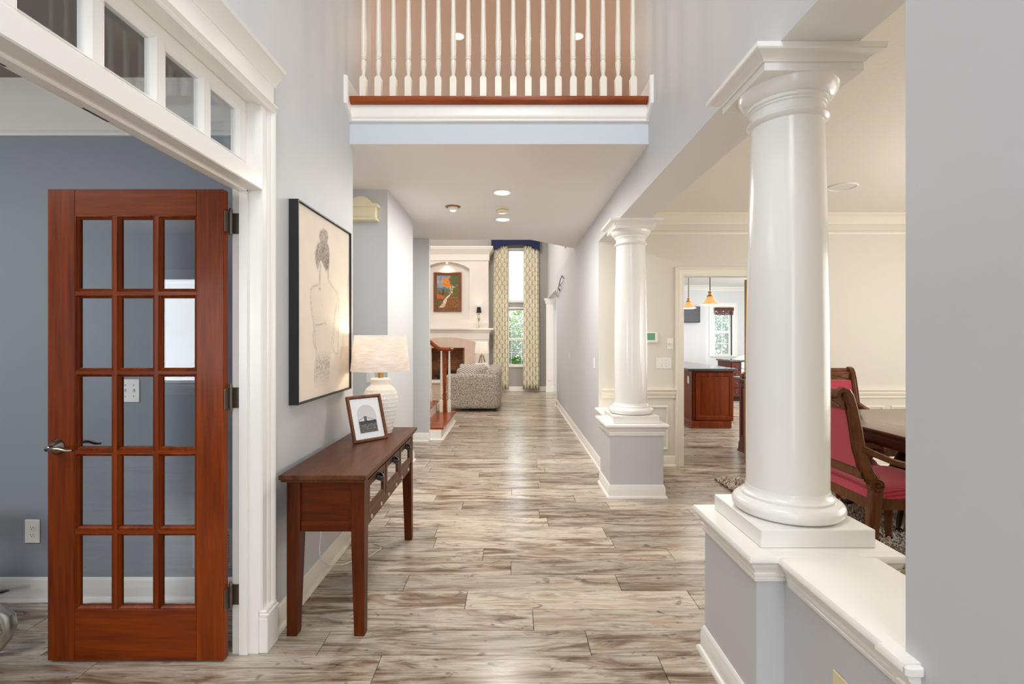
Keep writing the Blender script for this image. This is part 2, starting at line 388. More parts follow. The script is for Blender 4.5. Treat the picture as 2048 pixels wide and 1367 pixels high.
# living room shell
LW = (-.10, .375)
for nm, lb, x0, x1, z0, z1 in (('wall_back', 'grey living room wall under the tall window', LW[0], LW[1], 0, .66),
                               ('wall_back_band', 'grey wall band between the upper and lower sash', LW[0], LW[1], 2.16, 2.36),
                               ('wall_back_top', 'grey wall above the tall window', LW[0], LW[1], 3.72, TOP),
                               ('wall_back_west', 'grey wall between fireplace and tall window', -5.0, LW[0], 0, TOP),
                               ('wall_back_east', 'grey wall corner past the tall window', LW[1], XR, 0, TOP)):
    wall(nm, lb, x0, x1, 13.2, 13.35, z0, z1, M_LIVING)
wall('wall_living_left', 'far side wall of the living room', -5.1, -5.0, 6.76, 13.35, 0, TOP, M_LIVING)
wall('wall_landing_left', 'upper side wall past the landing', -5.1, -5.0, 4.0, 6.76, 3.05, TOP, M_WARMLIT)
wall('wall_landing_near_left', 'upper wall behind the balcony side', -5.0, -1.235, 3.9, 4.0, 3.05, TOP, M_WARMLIT)
wall('wall_landing_near_right', 'upper wall behind the balcony far side', 1.235, 4.5, 3.9, 4.0, 3.05, TOP, M_WARMLIT)
wall('wall_landing_right', 'upper side wall past the balcony', 4.4, 4.5, 4.0, 13.35, 3.05, TOP, M_WARMLIT)
wall('wall_landing_back', 'upper wall past the landing opening', XR, 4.5, 13.2, 13.35, H+.1, TOP, M_WARMLIT)
# ceilings
wall('ceiling_foyer', 'two storey entry ceiling', -1.235, 1.235, -2.3, 4.0, TOP, TOP+.1, plain('foyer_ceiling_paint', (230, 226, 222), .8))
wall('ceiling_landing', 'ceiling above the landing balusters, its warm light painted tan', -5.1, 4.5, 4.0, 13.35, TOP, TOP+.1, M_WARMLIT)
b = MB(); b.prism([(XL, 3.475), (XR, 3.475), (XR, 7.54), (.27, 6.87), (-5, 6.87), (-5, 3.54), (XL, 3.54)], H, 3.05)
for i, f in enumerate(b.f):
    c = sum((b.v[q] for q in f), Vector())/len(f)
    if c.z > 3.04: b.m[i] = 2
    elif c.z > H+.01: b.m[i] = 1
struct(b, 'ceiling_hall', [M_CEIL, M_FASCIA, M_WARMLIT], 'low hall ceiling and floor edge under the balcony', smooth=0)
wall('ceiling_upper_floor', 'upper floor over dining room and kitchen', 1.07, 4.5, 3.9, 13.35, H+.1, 3.05, M_WARMLIT)

# ------------------------------------------------------------------ plank floor
def plank_material():
    m, nt, N, L, bs = nodes_of('weathered_plank')
    tc = N.new('ShaderNodeTexCoord'); oi = N.new('ShaderNodeObjectInfo')
    at = N.new('ShaderNodeAttribute'); at.attribute_name = 'seed'
    sm = N.new('ShaderNodeMath'); sm.operation = 'ADD'; L.new(oi.outputs['Random'], sm.inputs[0]); L.new(at.outputs['Fac'], sm.inputs[1])
    fr = N.new('ShaderNodeMath'); fr.operation = 'FRACT'; L.new(sm.outputs[0], fr.inputs[0])
    off = N.new('ShaderNodeVectorMath'); off.operation = 'MULTIPLY_ADD'; off.inputs[1].default_value = (91, 57, 33)
    L.new(fr.outputs[0], off.inputs[0]); L.new(tc.outputs['Object'], off.inputs[2])
    def nz(scale, sx, sy, detail, dist, rough=.55):
        mp = N.new('ShaderNodeMapping'); mp.inputs['Scale'].default_value = (sx, sy, 1); L.new(off.outputs[0], mp.inputs['Vector'])
        t = N.new('ShaderNodeTexNoise'); t.inputs['Scale'].default_value = scale; t.inputs['Detail'].default_value = detail
        t.inputs['Distortion'].default_value = dist; t.inputs['Roughness'].default_value = rough; L.new(mp.outputs[0], t.inputs['Vector']); return t
    big = nz(1.0, 1.7, 10, 8, 1.2, .64)       # broad weathered bands along the board
    fine = nz(1.0, 4, 110, 6, .6)             # fine grain
    knot = nz(1.0, 4.5, 11, 2, 2.6)
    def ramp(src, stops):
        r = N.new('ShaderNodeValToRGB'); e = r.color_ramp.elements
        while len(e) < len(stops): e.new(.5)
        for q, (p, c) in zip(e, stops): q.position = p; q.color = (*lin(c), 1)
        L.new(src, r.inputs[0]); return r
    wn = N.new('ShaderNodeTexWhiteNoise'); wn.noise_dimensions = '1D'; L.new(fr.outputs[0], wn.inputs['W'])
    sft = N.new('ShaderNodeMapRange'); sft.inputs['To Min'].default_value = -.085; sft.inputs['To Max'].default_value = .055; L.new(wn.outputs['Value'], sft.inputs['Value'])
    sh_ = N.new('ShaderNodeMath'); sh_.operation = 'ADD'; L.new(big.outputs['Fac'], sh_.inputs[0]); L.new(sft.outputs[0], sh_.inputs[1])
    r1 = ramp(sh_.outputs[0], [(.25, (84, 64, 50)), (.36, (136, 112, 92)), (.44, (174, 157, 138)), (.54, (206, 196, 181)), (.68, (182, 158, 134))])
    r2 = ramp(fine.outputs['Fac'], [(.30, (120, 110, 102)), (.52, (255, 255, 255)), (.75, (225, 218, 210))])
    mu = N.new('ShaderNodeMixRGB'); mu.blend_type = 'MULTIPLY'; mu.inputs[0].default_value = .7; L.new(r1.outputs[0], mu.inputs[1]); L.new(r2.outputs[0], mu.inputs[2])
    r3 = ramp(knot.outputs['Fac'], [(.27, (64, 48, 40)), (.38, (255, 255, 255)), (1, (255, 255, 255))])
    mk = N.new('ShaderNodeMixRGB'); mk.blend_type = 'MULTIPLY'; mk.inputs[0].default_value = .7; L.new(mu.outputs[0], mk.inputs[1]); L.new(r3.outputs[0], mk.inputs[2])
    hs = N.new('ShaderNodeHueSaturation')
    mr = N.new('ShaderNodeMapRange'); mr.inputs['To Min'].default_value = .76; mr.inputs['To Max'].default_value = 1.2
    L.new(fr.outputs[0], mr.inputs['Value']); L.new(mr.outputs[0], hs.inputs['Value']); L.new(mk.outputs[0], hs.inputs['Color'])
    L.new(hs.outputs[0], bs.inputs['Base Color'])
    rr = N.new('ShaderNodeMapRange'); rr.inputs['To Min'].default_value = .17; rr.inputs['To Max'].default_value = .30
    L.new(fine.outputs['Fac'], rr.inputs['Value']); L.new(rr.outputs[0], bs.inputs['Roughness'])
    bp = N.new('ShaderNodeBump'); bp.inputs['Strength'].default_value = .12; bp.inputs['Distance'].default_value = .002
    L.new(fine.outputs['Fac'], bp.inputs['Height']); L.new(bp.outputs[0], bs.inputs['Normal'])
    return m
M_PLANK = plank_material()
floor = struct(MB().box(-5.1, 7.7, -2.3, 13.45, -.15, -.006), 'floor', M_DARK, 'weathered grey-brown plank floor laid across the hall', smooth=0)
ROW, PL = .1875, 1.215
starts = {0: -.86, -1: -.57, 1: .11, 2: -.24, 3: -.60, 4: 0.0, 5: -.18}
cache = {}
far_planks = MB(); far_seed = []
def plank_mesh(ln):
    k = round(ln, 3)
    if k not in cache:
        o = MB().box(-ln/2, ln/2, -ROW/2+.0012, ROW/2-.0012, -.008, 0, .0016).build('plank', M_PLANK, floor, smooth=0, org=(0, 0, 0))
        cache[k] = o
        return o, True
    return cache[k], False
n_single = 0
for k in range(-23, 59):
    yc = 2.206+ROW*(k+.5)
    j0 = starts.get(k, rnd.uniform(-.6, .6))
    x = j0-math.ceil((j0+5.0)/PL)*PL
    while x < 7.6:
        xa, xb = x+.0012, x+PL-.0012; x += PL
        xa = max(xa, -4.98); xb = min(xb, 7.58)
        if xb-xa < .05: continue
        seen = yc > 1.9 and xa/yc < 1.03 and xb/yc > -1.03 and (yc < 8.7 or (yc < 11 and xa < .9 and xb > -1.0))
        # nothing of the floor shows past the walls
        if yc < 2.75 and xb < -2.75: seen = False
        if xa > 1.0 and yc < 2.2: seen = False
        if xb < -1.2 and yc > 2.8: seen = False
        if xa > 3.3 or (yc > 5.5 and xa > .95 and xb < 1.85) : seen = False
        if seen and n_single < 296:
            o, first = plank_mesh(xb-xa)
            if not first:
                o = o.copy(); COL.objects.link(o); o.parent = floor
            o.location = ((xa+xb)/2, yc, rnd.uniform(-.0004, .0004)); n_single += 1
        else:
            far_planks.box(xa, xb, yc-ROW/2+.0012, yc+ROW/2-.0012, -.008, 0, .0016); far_seed.append(rnd.random())
o = far_planks.build('distant_planks', M_PLANK, floor, smooth=0, org=(0, 0, 0)); o['kind'] = 'stuff'
a = o.data.attributes.new('seed', 'FLOAT', 'FACE'); per = len(o.data.polygons)//len(far_seed)
a.data.foreach_set('value', [s for s in far_seed for _ in range(per)])

# ------------------------------------------------------------------ baseboards
def molding(name, label, path, prof, mat, z0=0, side=1, closed=False, kind='structure', parent=None):
    b = MB(); pr = [(o*side, h+z0) for o, h in prof]
    b.sweep(path, pr, closed=closed)
    o = b.build(name, mat, parent)
    if kind and parent is None: o['kind'] = kind; o['label'] = label
    return o
molding('baseboard_left', 'white baseboard along the hall wall under the console table', [(XL, 2.335), (XL, 3.54), (-1.3, 3.54)], BASE, M_TRIMC, side=-1)
molding('baseboard_left_middle', 'white baseboard on the pale wall past the side passage', [(-3.2, 4.54), (XL, 4.54), (XL, 5.71), (-1.3, 5.71)], BASE, M_TRIM, side=-1)
molding('baseboard_left_stair', 'white baseboard on the narrow wall end beside the stair', [(-3.0, 6.76), (-1.11, 6.76)], BASE, M_TRIM, side=-1)
molding('baseboard_office', 'white baseboard on the slate blue office wall', [(-5, 2.675), (-1.235, 2.675)], [(o, h*1.05) for o, h in BASE], M_TRIM, side=-1)
molding('baseboard_right', 'long white baseboard of the grey wall past the far column', [(XR, 10.42), (XR, 4.842)], BASE, M_TRIM, side=-1)
molding('baseboard_right_return', 'white baseboard end wrapping the far wall end', [(1.06, 10.42), (XR-.028, 10.42), (XR-.028, 10.2)], BASE, M_TRIM, side=-1)
PX0, PX1 = 1.10-.2335, 1.10+.2335
molding('baseboard_pedestal', 'white baseboard around the pedestal of the far column', [(PX0, 4.842), (PX0, 4.375), (PX1, 4.375), (PX1, 4.842)], BASE, M_TRIM, side=-1)
molding('baseboard_near_half_wall', 'white baseboard around the pedestal of the near column', [(PX1, 2.233), (PX0, 2.233), (PX0, 1.766), (XR+.01, 1.766), (XR+.01, -.5)], BASE, M_TRIM, side=-1)
molding('baseboard_dining', 'white baseboard of the cream dining wall', [(XR+.15, 5.45), (1.79, 5.45)], BASE, M_TRIMC, side=-1)
molding('baseboard_dining_far', 'white baseboard of the dining wall behind the table', [(2.81, 5.45), (5.5, 5.45)], BASE, M_TRIMC, side=-1)
molding('baseboard_back', 'white baseboard under the tall living room window', [(-.57, 13.2), (XR, 13.2)], BASE, M_TRIM, side=-1)

# crown mouldings
def crown(name, label, path, z, s=1.0, mat=M_TRIM, side=-1):
    return molding(name, label, path, [(o*s, h*s) for o, h in CROWN], mat, z0=z, side=side)
crown('trim_office_crown', 'white crown moulding under the office ceiling', [(-5, 2.675), (-1.235, 2.675)], H, 1.05)
molding('trim_office_frieze', 'flat white frieze below the office crown', [(-5, 2.675), (-1.235, 2.675)], [(0, 0), (.02, 0), (.026, .012), (.02, .022), (.014, .03), (.012, .036), (.012, .16), (0, .16)], M_TRIM, z0=2.474, side=-1)
crown('trim_dining_crown', 'cream crown moulding under the dining ceiling', [(1.235, 5.45), (5.5, 5.45)], H, 1.0, M_TRIMC)
molding('trim_dining_picture_rail', 'cream picture rail below the dining crown', [(1.07, 5.45), (5.5, 5.45)], [(0, 0), (.014, 0), (.018, .012), (.012, .02), (.02, .028), (.006, .036), (0, .036)], M_TRIMC, z0=2.525, side=-1)
RAIL = [(0, 0), (.012, 0), (.016, .012), (.012, .02), (.016, .03), (.03, .05), (.03, .062), (.022, .07), (.04, .088), (.04, .1), (0, .1)]
molding('trim_chair_rail', 'white chair rail between hall wall and kitchen doorway', [(XR+.03, 5.45), (1.79, 5.45)], RAIL, M_TRIMC, z0=.743, side=-1)
molding('trim_chair_rail_far', 'white chair rail behind the dining table', [(2.81, 5.45), (5.5, 5.45)], RAIL, M_TRIMC, z0=.743, side=-1)
crown('trim_kitchen_crown', 'white crown on the kitchen television wall', [(1.07, 12.9), (5.02, 12.9), (5.02, 13.3)], H, 1.0)
crown('trim_kitchen_crown_far', 'white crown above the kitchen window', [(5.02, 13.3), (7.6, 13.3)], H, .9)
def wall_panel(name, label, x0, x1, z0, z1, y, mat):
    pr = [(-.022, 0), (-.02, .01), (-.008, .014), (0, .008), (0, 0)]
    b = MB(); b.sweep([(x0, z0), (x0, z1), (x1, z1), (x1, z0)], [(o, h) for o, h in pr], fn=lambda u, v, h: (u, y-h, v), closed=True)
    struct(b, name, mat, label)
wall_panel('trim_panel', 'raised white picture frame panel beside the kitchen doorway', 1.16, 1.71, .18, .66, 5.45, M_TRIMC)
wall_panel('trim_panel_far', 'raised white picture frame panel behind the dining table', 2.92, 4.06, .18, .66, 5.45, M_TRIMC)
wall_panel('trim_panel_end', 'raised white picture frame panel far along the dining wall', 4.14, 5.3, .18, .66, 5.45, M_TRIMC)

# ------------------------------------------------------------------ office doorway: jamb, casing, cornice, transom
CAS = [(0, 0), (0, .010), (.006, .016), (.034, .018), (.044, .012), (.054, .02), (.07, .022), (.078, .03), (.092, .034), (.10, .030), (.10, 0)]
y0, y1 = .62, 2.217
t = sgroup('trim_office_doorway', 'white fluted casing with cornice around the office doorway', (XL, 1.4, 0))
for s, yy in ((1, y1), (-1, y0)):
    MB().sweep([(yy, .19), (yy, 2.443)], [(-o*s, h) for o, h in CAS], fn=lambda u, v, h: (XL+h, u, v)).build('casing', M_TRIM, t)
    pb = MB().box(XL, XL+.04, yy, yy+s*.104, 0, .155, .003)
    pb.box(XL, XL+.036, yy-s*.0, yy+s*.102, .155, .163); pb.box(XL, XL+.044, yy, yy+s*.106, .163, .176, .004); pb.box(XL, XL+.036, yy, yy+s*.102, .176, .19, .004)
    pb.build('plinth_block', M_TRIM, t)
    # jamb with rabbet and stop
    j = MB().box(-1.235, XL, yy, yy+s*.02, 0, 2.443); j.box(-1.20, -1.165, yy-s*.011, yy, 0, 2.07)
    j.build('jamb', M_TRIM, t)
hd = MB().box(-1.10, XL-.08, y0, y1, 2.053, 2.126, .004); hd.build('transom_bar', M_TRIM, t)
st = MB().box(-1.235, -1.20, y0, y1, 2.058, 2.09); st.box(-1.20, -1.165, y0, y1, 2.044, 2.06, .003); st.build('head_jamb', M_TRIM, t)
for yb in (1.12, 1.43): MB().box(-1.228, -1.205, yb, yb+.09, 2.055, 2.0585, .001).build('ball_catch', M_BRONZE, t)
# head board, cornice
MB().box(XL, XL+.022, y0-.1, y1+.1, 2.443, 2.57, .002).build('frieze_board', M_TRIM, t)
bead = [(0, 0), (.03, 0), (.036, .008), (.03, .016), (.024, .018), (.04, .03), (.04, .036), (0, .036)]
MB().sweep([(XL, y0-.1), (XL, y1+.1)], [(-o, h+2.43) for o, h in bead]).build('lower_bead', M_TRIM, t)
crn = [(0, 0), (.024, 0), (.028, .012), (.045, .03), (.06, .055), (.07, .06), (.075, .075), (0, .075)]
MB().sweep([(XL, y0-.1), (XL, y1+.112)], [(-o, h+2.56) for o, h in crn]).build('crown', M_TRIM, t)
# transom window over the door: one sash with a row of panes
w = sgroup('window_1', 'white transom window with a row of panes over the office doors', (XL-.06, 1.4, 2.25))
xf, xb_ = XL-.052, XL-.092
ZT0, ZT1 = 2.126, 2.443
fr = MB().box(xb_, xf, y0, y1, ZT0-.02, 2.176, .002); fr.box(xb_, xf, y0, y1, 2.395, ZT1, .002)
fr.box(xb_, xf, y1-.055, y1, 2.176, 2.395); fr.box(xb_, xf, y0, y0+.055, 2.176, 2.395); fr.build('sash', M_TRIM, w)
npan = 6; lo, hi = y0+.055, y1-.055; step = (hi-lo+.04)/npan
for i in range(npan):
    ya = lo+i*step; yb = ya+step-.04
    if i: MB().box(xb_, xf, ya-.04, ya, 2.176, 2.395, .002).build('mullion', M_TRIM, w)
    bd = MB().sweep([(ya, 2.176), (yb, 2.176), (yb, 2.395), (ya, 2.395)], [(0, -.001), (0, .002), (.014, -.012), (.014, -.03), (0, -.03)], fn=lambda u, v, h: (xf+h, u, v), closed=True)
    bd.build('glazing_bead', M_TRIM, w)
    MB().box(xf-.022, xf-.018, ya+.004, yb-.004, 2.18, 2.391).build('pane', G_DOOR, w)
# liner above the opening
wall('trim_office_soffit', 'white liner above the transom window', -1.235, XL, y0, y1, 2.443, 2.452, M_TRIM)

# ------------------------------------------------------------------ kitchen doorway casing
t = sgroup('trim_kitchen_doorway', 'cream moulded casing around the kitchen doorway', (2.3, 5.45, 0))
CK = [(0, 0), (0, .01), (.012, .014), (.03, .012), (.05, .02), (.066, .02), (.074, .03), (.088, .03), (.088, 0)]
MB().sweep([(1.88, 0), (1.88, 2.077), (2.72, 2.077), (2.72, 0)], CK, fn=lambda u, v, h: (u, 5.45-h, v)).build('casing', M_TRIMC, t)
jb = MB().box(1.868, 1.885, 5.45, 5.57, 0, 2.077); jb.box(2.715, 2.732, 5.45, 5.57, 0, 2.077); jb.box(1.88, 2.72, 5.45, 5.57, 2.07, 2.085); jb.build('jamb', M_TRIMC, t)

# ------------------------------------------------------------------ pedestals and half walls
CAP = [(0, .545), (.010, .545), (.012, .556), (.007, .560), (.013, .563), (.014, .572), (.009, .576), (.016, .590), (.028, .604), (.03, .612), (.024, .614), (.037, .617), (.043, .624), (.043, .634), (.037, .643), (0, .645)]
def ring(b, x0, x1, ya, yb, prof):
    b.sweep([(x0, ya), (x0, yb), (x1, yb), (x1, ya)], [(o, h) for o, h in prof], closed=True)
for tagname, yA, yB, hw0, hw1, nm in (('near', 1.766, 2.233, .7, 1.766, 'near'), ('far', 4.375, 4.842, 4.842, 5.45, 'far')):
    wall('wall_%s_pedestal' % nm, 'grey square pedestal under the %s column' % nm, PX0, PX1, yA, yB, 0, .60, M_HALL)
    if nm == 'near':
        wall('wall_near_half', 'grey half wall running from near column to the wall end', XR+.01, 1.225, 1.21, 1.766, 0, .6, M_HALL, east=M_CREAM)
    else:
        wall('wall_far_half', 'grey half wall joining far column to the long wall', XR, 1.225, 4.842, 5.45, 0, .6, M_HALL, east=M_CREAM)
    b = MB(); ring(b, PX0, PX1, yA, yB, CAP); b.box(PX0-.002, PX1+.002, yA-.002, yB+.002, .56, .645)
    struct(b, 'trim_%s_pedestal_cap' % nm, M_TRIM, 'white moulded cap on the pedestal of the %s column' % nm)
b = MB()
b.sweep([(XR+.01, 1.725), (XR+.01, 1.21), (XR+.0, 1.21), (XR+.0, 1.165)], [(-o, h-.003) for o, h in CAP])
b.sweep([(1.225, 1.725), (1.225, 1.21)], [(o, h-.003) for o, h in CAP])
b.box(XR+.008, 1.227, 1.211, 1.76, .56, .642); b.box(XR-.043, XR, 1.150, 1.166, .614, .642, .006)
struct(b, 'trim_near_sill', M_TRIM, 'broad white sill on the half wall before the near column')
b = MB(); b.sweep([(XR, 5.449), (XR, 4.885)], [(-o, h-.003) for o, h in CAP]); b.sweep([(1.225, 5.449), (1.225, 4.885)], [(o, h-.003) for o, h in CAP]); b.box(XR-.002, 1.227, 4.84, 5.449, .56, .642)
struct(b, 'trim_far_sill', M_TRIM, 'white sill on the half wall behind the far column')

# ------------------------------------------------------------------ columns
def column(y, label):
    t = thing('column', label, 'column', (1.103, y, .645), 0, 'round white columns on pedestals', 'thing')
    MB().box(-.206, .206, -.206, .206, .0005, .066, .003).build('plinth', M_COLUMN, t, world=False)
    pr = [(.16, .066)]
    for i in range(9):
        a = -PI/2+PI*i/8; pr.append((.172+.030*math.cos(a), .096+.029*math.sin(a)))
    pr += [(.168, .127), (.168, .137), (.163, .140), (.156, .146), (.152, .155), (.150, .165)]
    MB().lathe(pr, n=72).build('base', M_COLUMN, t, world=False)
    sh = []
    for i in range(25):
        f = i/24; e = max(0, (f-.3)/.7); sh.append((.1485-.0185*e**1.6, .16+f*1.435))
    MB().lathe(sh, n=72).build('shaft', M_COLUMN, t, world=False)
    z = -.645
    cp = [(.130, 2.238), (.134, 2.240), (.143, 2.246), (.147, 2.254), (.143, 2.262), (.134, 2.267), (.132, 2.272), (.132, 2.296), (.138, 2.299), (.138, 2.307), (.145, 2.309), (.147, 2.316), (.145, 2.322), (.151, 2.324), (.160, 2.332), (.170, 2.346), (.177, 2.360), (.179, 2.374)]
    MB().lathe([(r, h+z) for r, h in cp], n=72).build('capital', M_COLUMN, t, world=False)
    ab = MB().box(-.181, .181, -.181, .181, 2.372+z, 2.402+z, .001)
    ab.sweep([(-.181, -.181), (-.181, .181), (.181, .181), (.181, -.181)], [(-.02, 2.402+z), (.006, 2.402+z), (.008, 2.408+z), (.016, 2.414+z), (.034, 2.424+z), (.046, 2.427+z), (.050, 2.432+z), (.050, 2.4495+z), (-.02, 2.4495+z)], closed=True)
    ab.box(-.17, .17, -.17, .17, 2.40+z, 2.4495+z)
    ab.build('abacus', M_COLUMN, t, world=False)
    return t
column(2.0, 'large glossy white round column standing at the end of the broad sill')
column(4.6085, 'smaller looking white round column on the square grey pedestal before the long wall')

# ------------------------------------------------------------------ balcony edge and balusters
yF = 3.475
b = MB(); b.sweep([(XL, yF), (XR, yF)], [(0, 2.894), (-.012, 2.894), (-.02, 2.9), (-.016, 2.912), (-.024, 2.925), (-.016, 2.936), (-.014, 2.942), (-.014, 3.012), (0, 3.012)])
struct(b, 'trim_balcony_skirt', M_TRIM, 'white moulded skirt board under the balcony nosing')
for sx, x, nm in ((1, XL, 'west'), (-1, XR, 'east')):
    b = MB()
    b.prism([(yF-.0, 2.894), (yF-.13, 2.975), (yF-.13, 3.16), (yF-.13+.022, 3.16), (4.0, 3.16), (4.0, 3.0), (yF, 3.0)], 0, .013*sx, fn=lambda u, v, h: (x+h, u, v))
    b.sweep([(yF-.004, 2.892), (yF-.128, 2.972), (yF-.128, 3.158)], [(0, 0), (0, .02), (-.012*1, .026), (-.024, .018), (-.03, 0)], fn=lambda u, v, h: (x+h*sx, u, v))
    struct(b, 'trim_balcony_return_%s' % nm, M_TRIM, 'white baseboard end beside the balcony, %s end' % nm)
b = MB(); pr = [(0, 3.018)]
for i in range(7):
    a = -PI/2+PI/2*i/6+0; pr.append((-.028-.02*math.cos(a), 3.018+.03+.03*math.sin(a)*1.0))
pr = [(.06, 3.012), (-.030, 3.012), (-.042, 3.018), (-.05, 3.03), (-.053, 3.044), (-.05, 3.056), (.06, 3.06)]
b.sweep([(XL, yF), (XR, yF)], [(o, h) for o, h in pr])
struct(b, 'trim_balcony_nosing', W_STAIR, 'cherry wood nosing along the balcony edge')
wall('trim_balcony_rail', 'dark wood handrail above the balusters', XL, XR, 3.50, 3.56, 3.985, 4.04, W_STAIR)
def baluster_mb(z0, h=.93, s=1.0):
    """square block, vase turning, ring, long taper; z0 = foot"""
    q = .0225*s; b = MB()
    rings = [[(-q, -q, z0), (q, -q, z0), (q, q, z0), (-q, q, z0)], [(-q, -q, z0+.165*s), (q, -q, z0+.165*s), (q, q, z0+.165*s), (-q, q, z0+.165*s)], [(-q*.5, -q*.5, z0+.185*s), (q*.5, -q*.5, z0+.185*s), (q*.5, q*.5, z0+.185*s), (-q*.5, q*.5, z0+.185*s)]]
    b.loft([[Vector(p) for p in r] for r in rings])
    b.lathe([(.011*s, z0+.182*s), (.0125*s, z0+.198*s), (.0175*s, z0+.23*s), (.0195*s, z0+.262*s), (.0185*s, z0+.285*s), (.015*s, z0+.297*s), (.019*s, z0+.301*s), (.019*s, z0+.309*s), (.016*s, z0+.313*s), (.019*s, z0+.318*s), (.019*s, z0+.325*s), (.0165*s, z0+.33*s), (.0185*s, z0+.37*s), (.019*s, z0+.44*s), (.016*s, z0+.6*s), (.0115*s, z0+h)], n=16)
    return b
first = None
for i in range(19):
    loc = (-1.041+i*.1057, 3.53, 3.06)
    if first is None:
        first = baluster_mb(0, .93).build('baluster', M_TRIMC, None, org=(0, 0, 0)); o = first
    else:
        o = first.copy(); COL.objects.link(o)
    o.location = loc
    ordn = 'first second third fourth fifth sixth seventh eighth ninth tenth eleventh twelfth thirteenth fourteenth fifteenth sixteenth seventeenth eighteenth nineteenth'.split()[i]
    tag(o, 'white turned balcony baluster, %s in the row from the office side' % ordn, 'baluster', 'white balusters along the balcony', 'thing')
# ================================================================== OFFICE
# french door leaf, opened flat across the view; front face at y = 2.155
DX0, DX1, DY, DT = -1.998, -1.239, 2.155, .036
d = thing('french_door', 'reddish cherry fifteen pane glass door standing open into the office', 'door', (DX1, DY+DT, 0), 0, None, 'thing')
gx = [(-1.866, -1.731), (-1.687, -1.552), (-1.509, -1.371)]
gz = [(1.6127, 1.912), (1.270, 1.571), (.929, 1.231), (.586, .888), (.242, .544)]
E_ = .014
zb, zt = .009, 2.04
ox0, ox1 = gx[0][0]-E_, gx[2][1]+E_; oz0, oz1 = gz[4][0]-E_, gz[0][1]+E_
MB().box(DX0, ox0, DY, DY+DT, zb, zt, .002).build('stile', W_DOORV, d)
MB().box(ox1, DX1, DY, DY+DT, zb, zt, .002).build('stile', W_DOORV, d)
MB().box(ox0, ox1, DY+.0004, DY+DT-.0004, oz1, zt, .001).build('top_rail', W_DOORH, d)
MB().box(ox0, ox1, DY+.0004, DY+DT-.0004, zb, oz0, .001).build('bottom_rail', W_DOORH, d)
for i in range(2):
    MB().box(gx[i][1]+E_, gx[i+1][0]-E_, DY+.002, DY+DT-.002, oz0, oz1, .0).build('muntin', W_DOORV, d)
for i in range(4):
    for q in range(3):
        MB().box(gx[q][0]-E_, gx[q][1]+E_, DY+.002, DY+DT-.002, gz[i+1][1]+E_, gz[i][0]-E_).build('crossbar', W_DOORH, d)
for q in range(3):
    for r in range(5):
        (xa, xb), (za, zb2) = gx[q], gz[r]
        m = MB()
        for ya, s in ((DY+.001, 1), (DY+DT-.001, -1)):
            m.sweep([(xa-E_, za-E_), (xa-E_, zb2+E_), (xb+E_, zb2+E_), (xb+E_, za-E_)], [(0, 0), (-.003, -.001), (-.005, .003), (-.010, .006), (-.012, .010), (-.014, .011), (-.014, .016), (0, .016)], fn=lambda u, v, h: (u, ya+h*s, v), closed=True)
        bd = m.build('glazing_bead', W_DOORV, d)
        MB().box(xa-.004, xb+.004, DY+DT/2-.0015, DY+DT/2+.0015, za-.004, zb2+.004).build('pane', G_DOOR, d)
# lever handle, both faces
hz, hx = .93, -1.955
for s, y in ((-1, DY), (1, DY+DT)):
    m = MB(); m.lathe([(.0, 0), (.034, 0), (.033, .006*1), (.022, .020), (.013, .030), (.012, .048), (.0, .05)], n=28)
    m.v = [Vector((hx+p.x, y+s*p.z, hz+p.y)) for p in m.v]
    hd = m.build('handle_rose', M_NICKEL, d)
    dirx = -1 if s < 0 else 1
    pts = [(hx-.014, y+s*.040, hz-.002), (hx+.004, y+s*.054, hz-.001), (hx+.032, y+s*.058, hz+.004), (hx+.062, y+s*.058, hz+.004), (hx+.09, y+s*.056, hz-.004), (hx+.112, y+s*.054, hz-.004)]
    MB().tube(pts, [(.006, .005), (.009, .007), (.011, .009), (.011, .008), (.010, .007), (.006, .005)][:len(pts)], 12).build('lever', M_NICKEL, hd)
for z in (1.905, 1.135, .265):
    m = MB(); m.tube([(DX1+.008, DY+DT+.004, z-.052), (DX1+.008, DY+DT+.004, z+.05)], .007, 12)
    m.tube([(DX1+.008, DY+DT+.004, z+.05), (DX1+.008, DY+DT+.004, z+.058), (DX1+.008, DY+DT+.004, z+.064)], [.0085, .007, .003], 12)
    m.box(DX1+.007, DX1+.050, 2.211, 2.2145, z-.045, z+.045, .001); m.box(DX1+.001, DX1+.0035, DY+.004, DY+DT, z-.045, z+.045)
    for dx, dz in ((.036, .032), (.042, 0), (.036, -.032)): m.lathe([(0, 2.2095), (.004, 2.2095), (.0045, 2.2112)], (DX1+dx, 0, z+dz), 8, 'y')
    m.build('hinge', M_BRONZE, d)

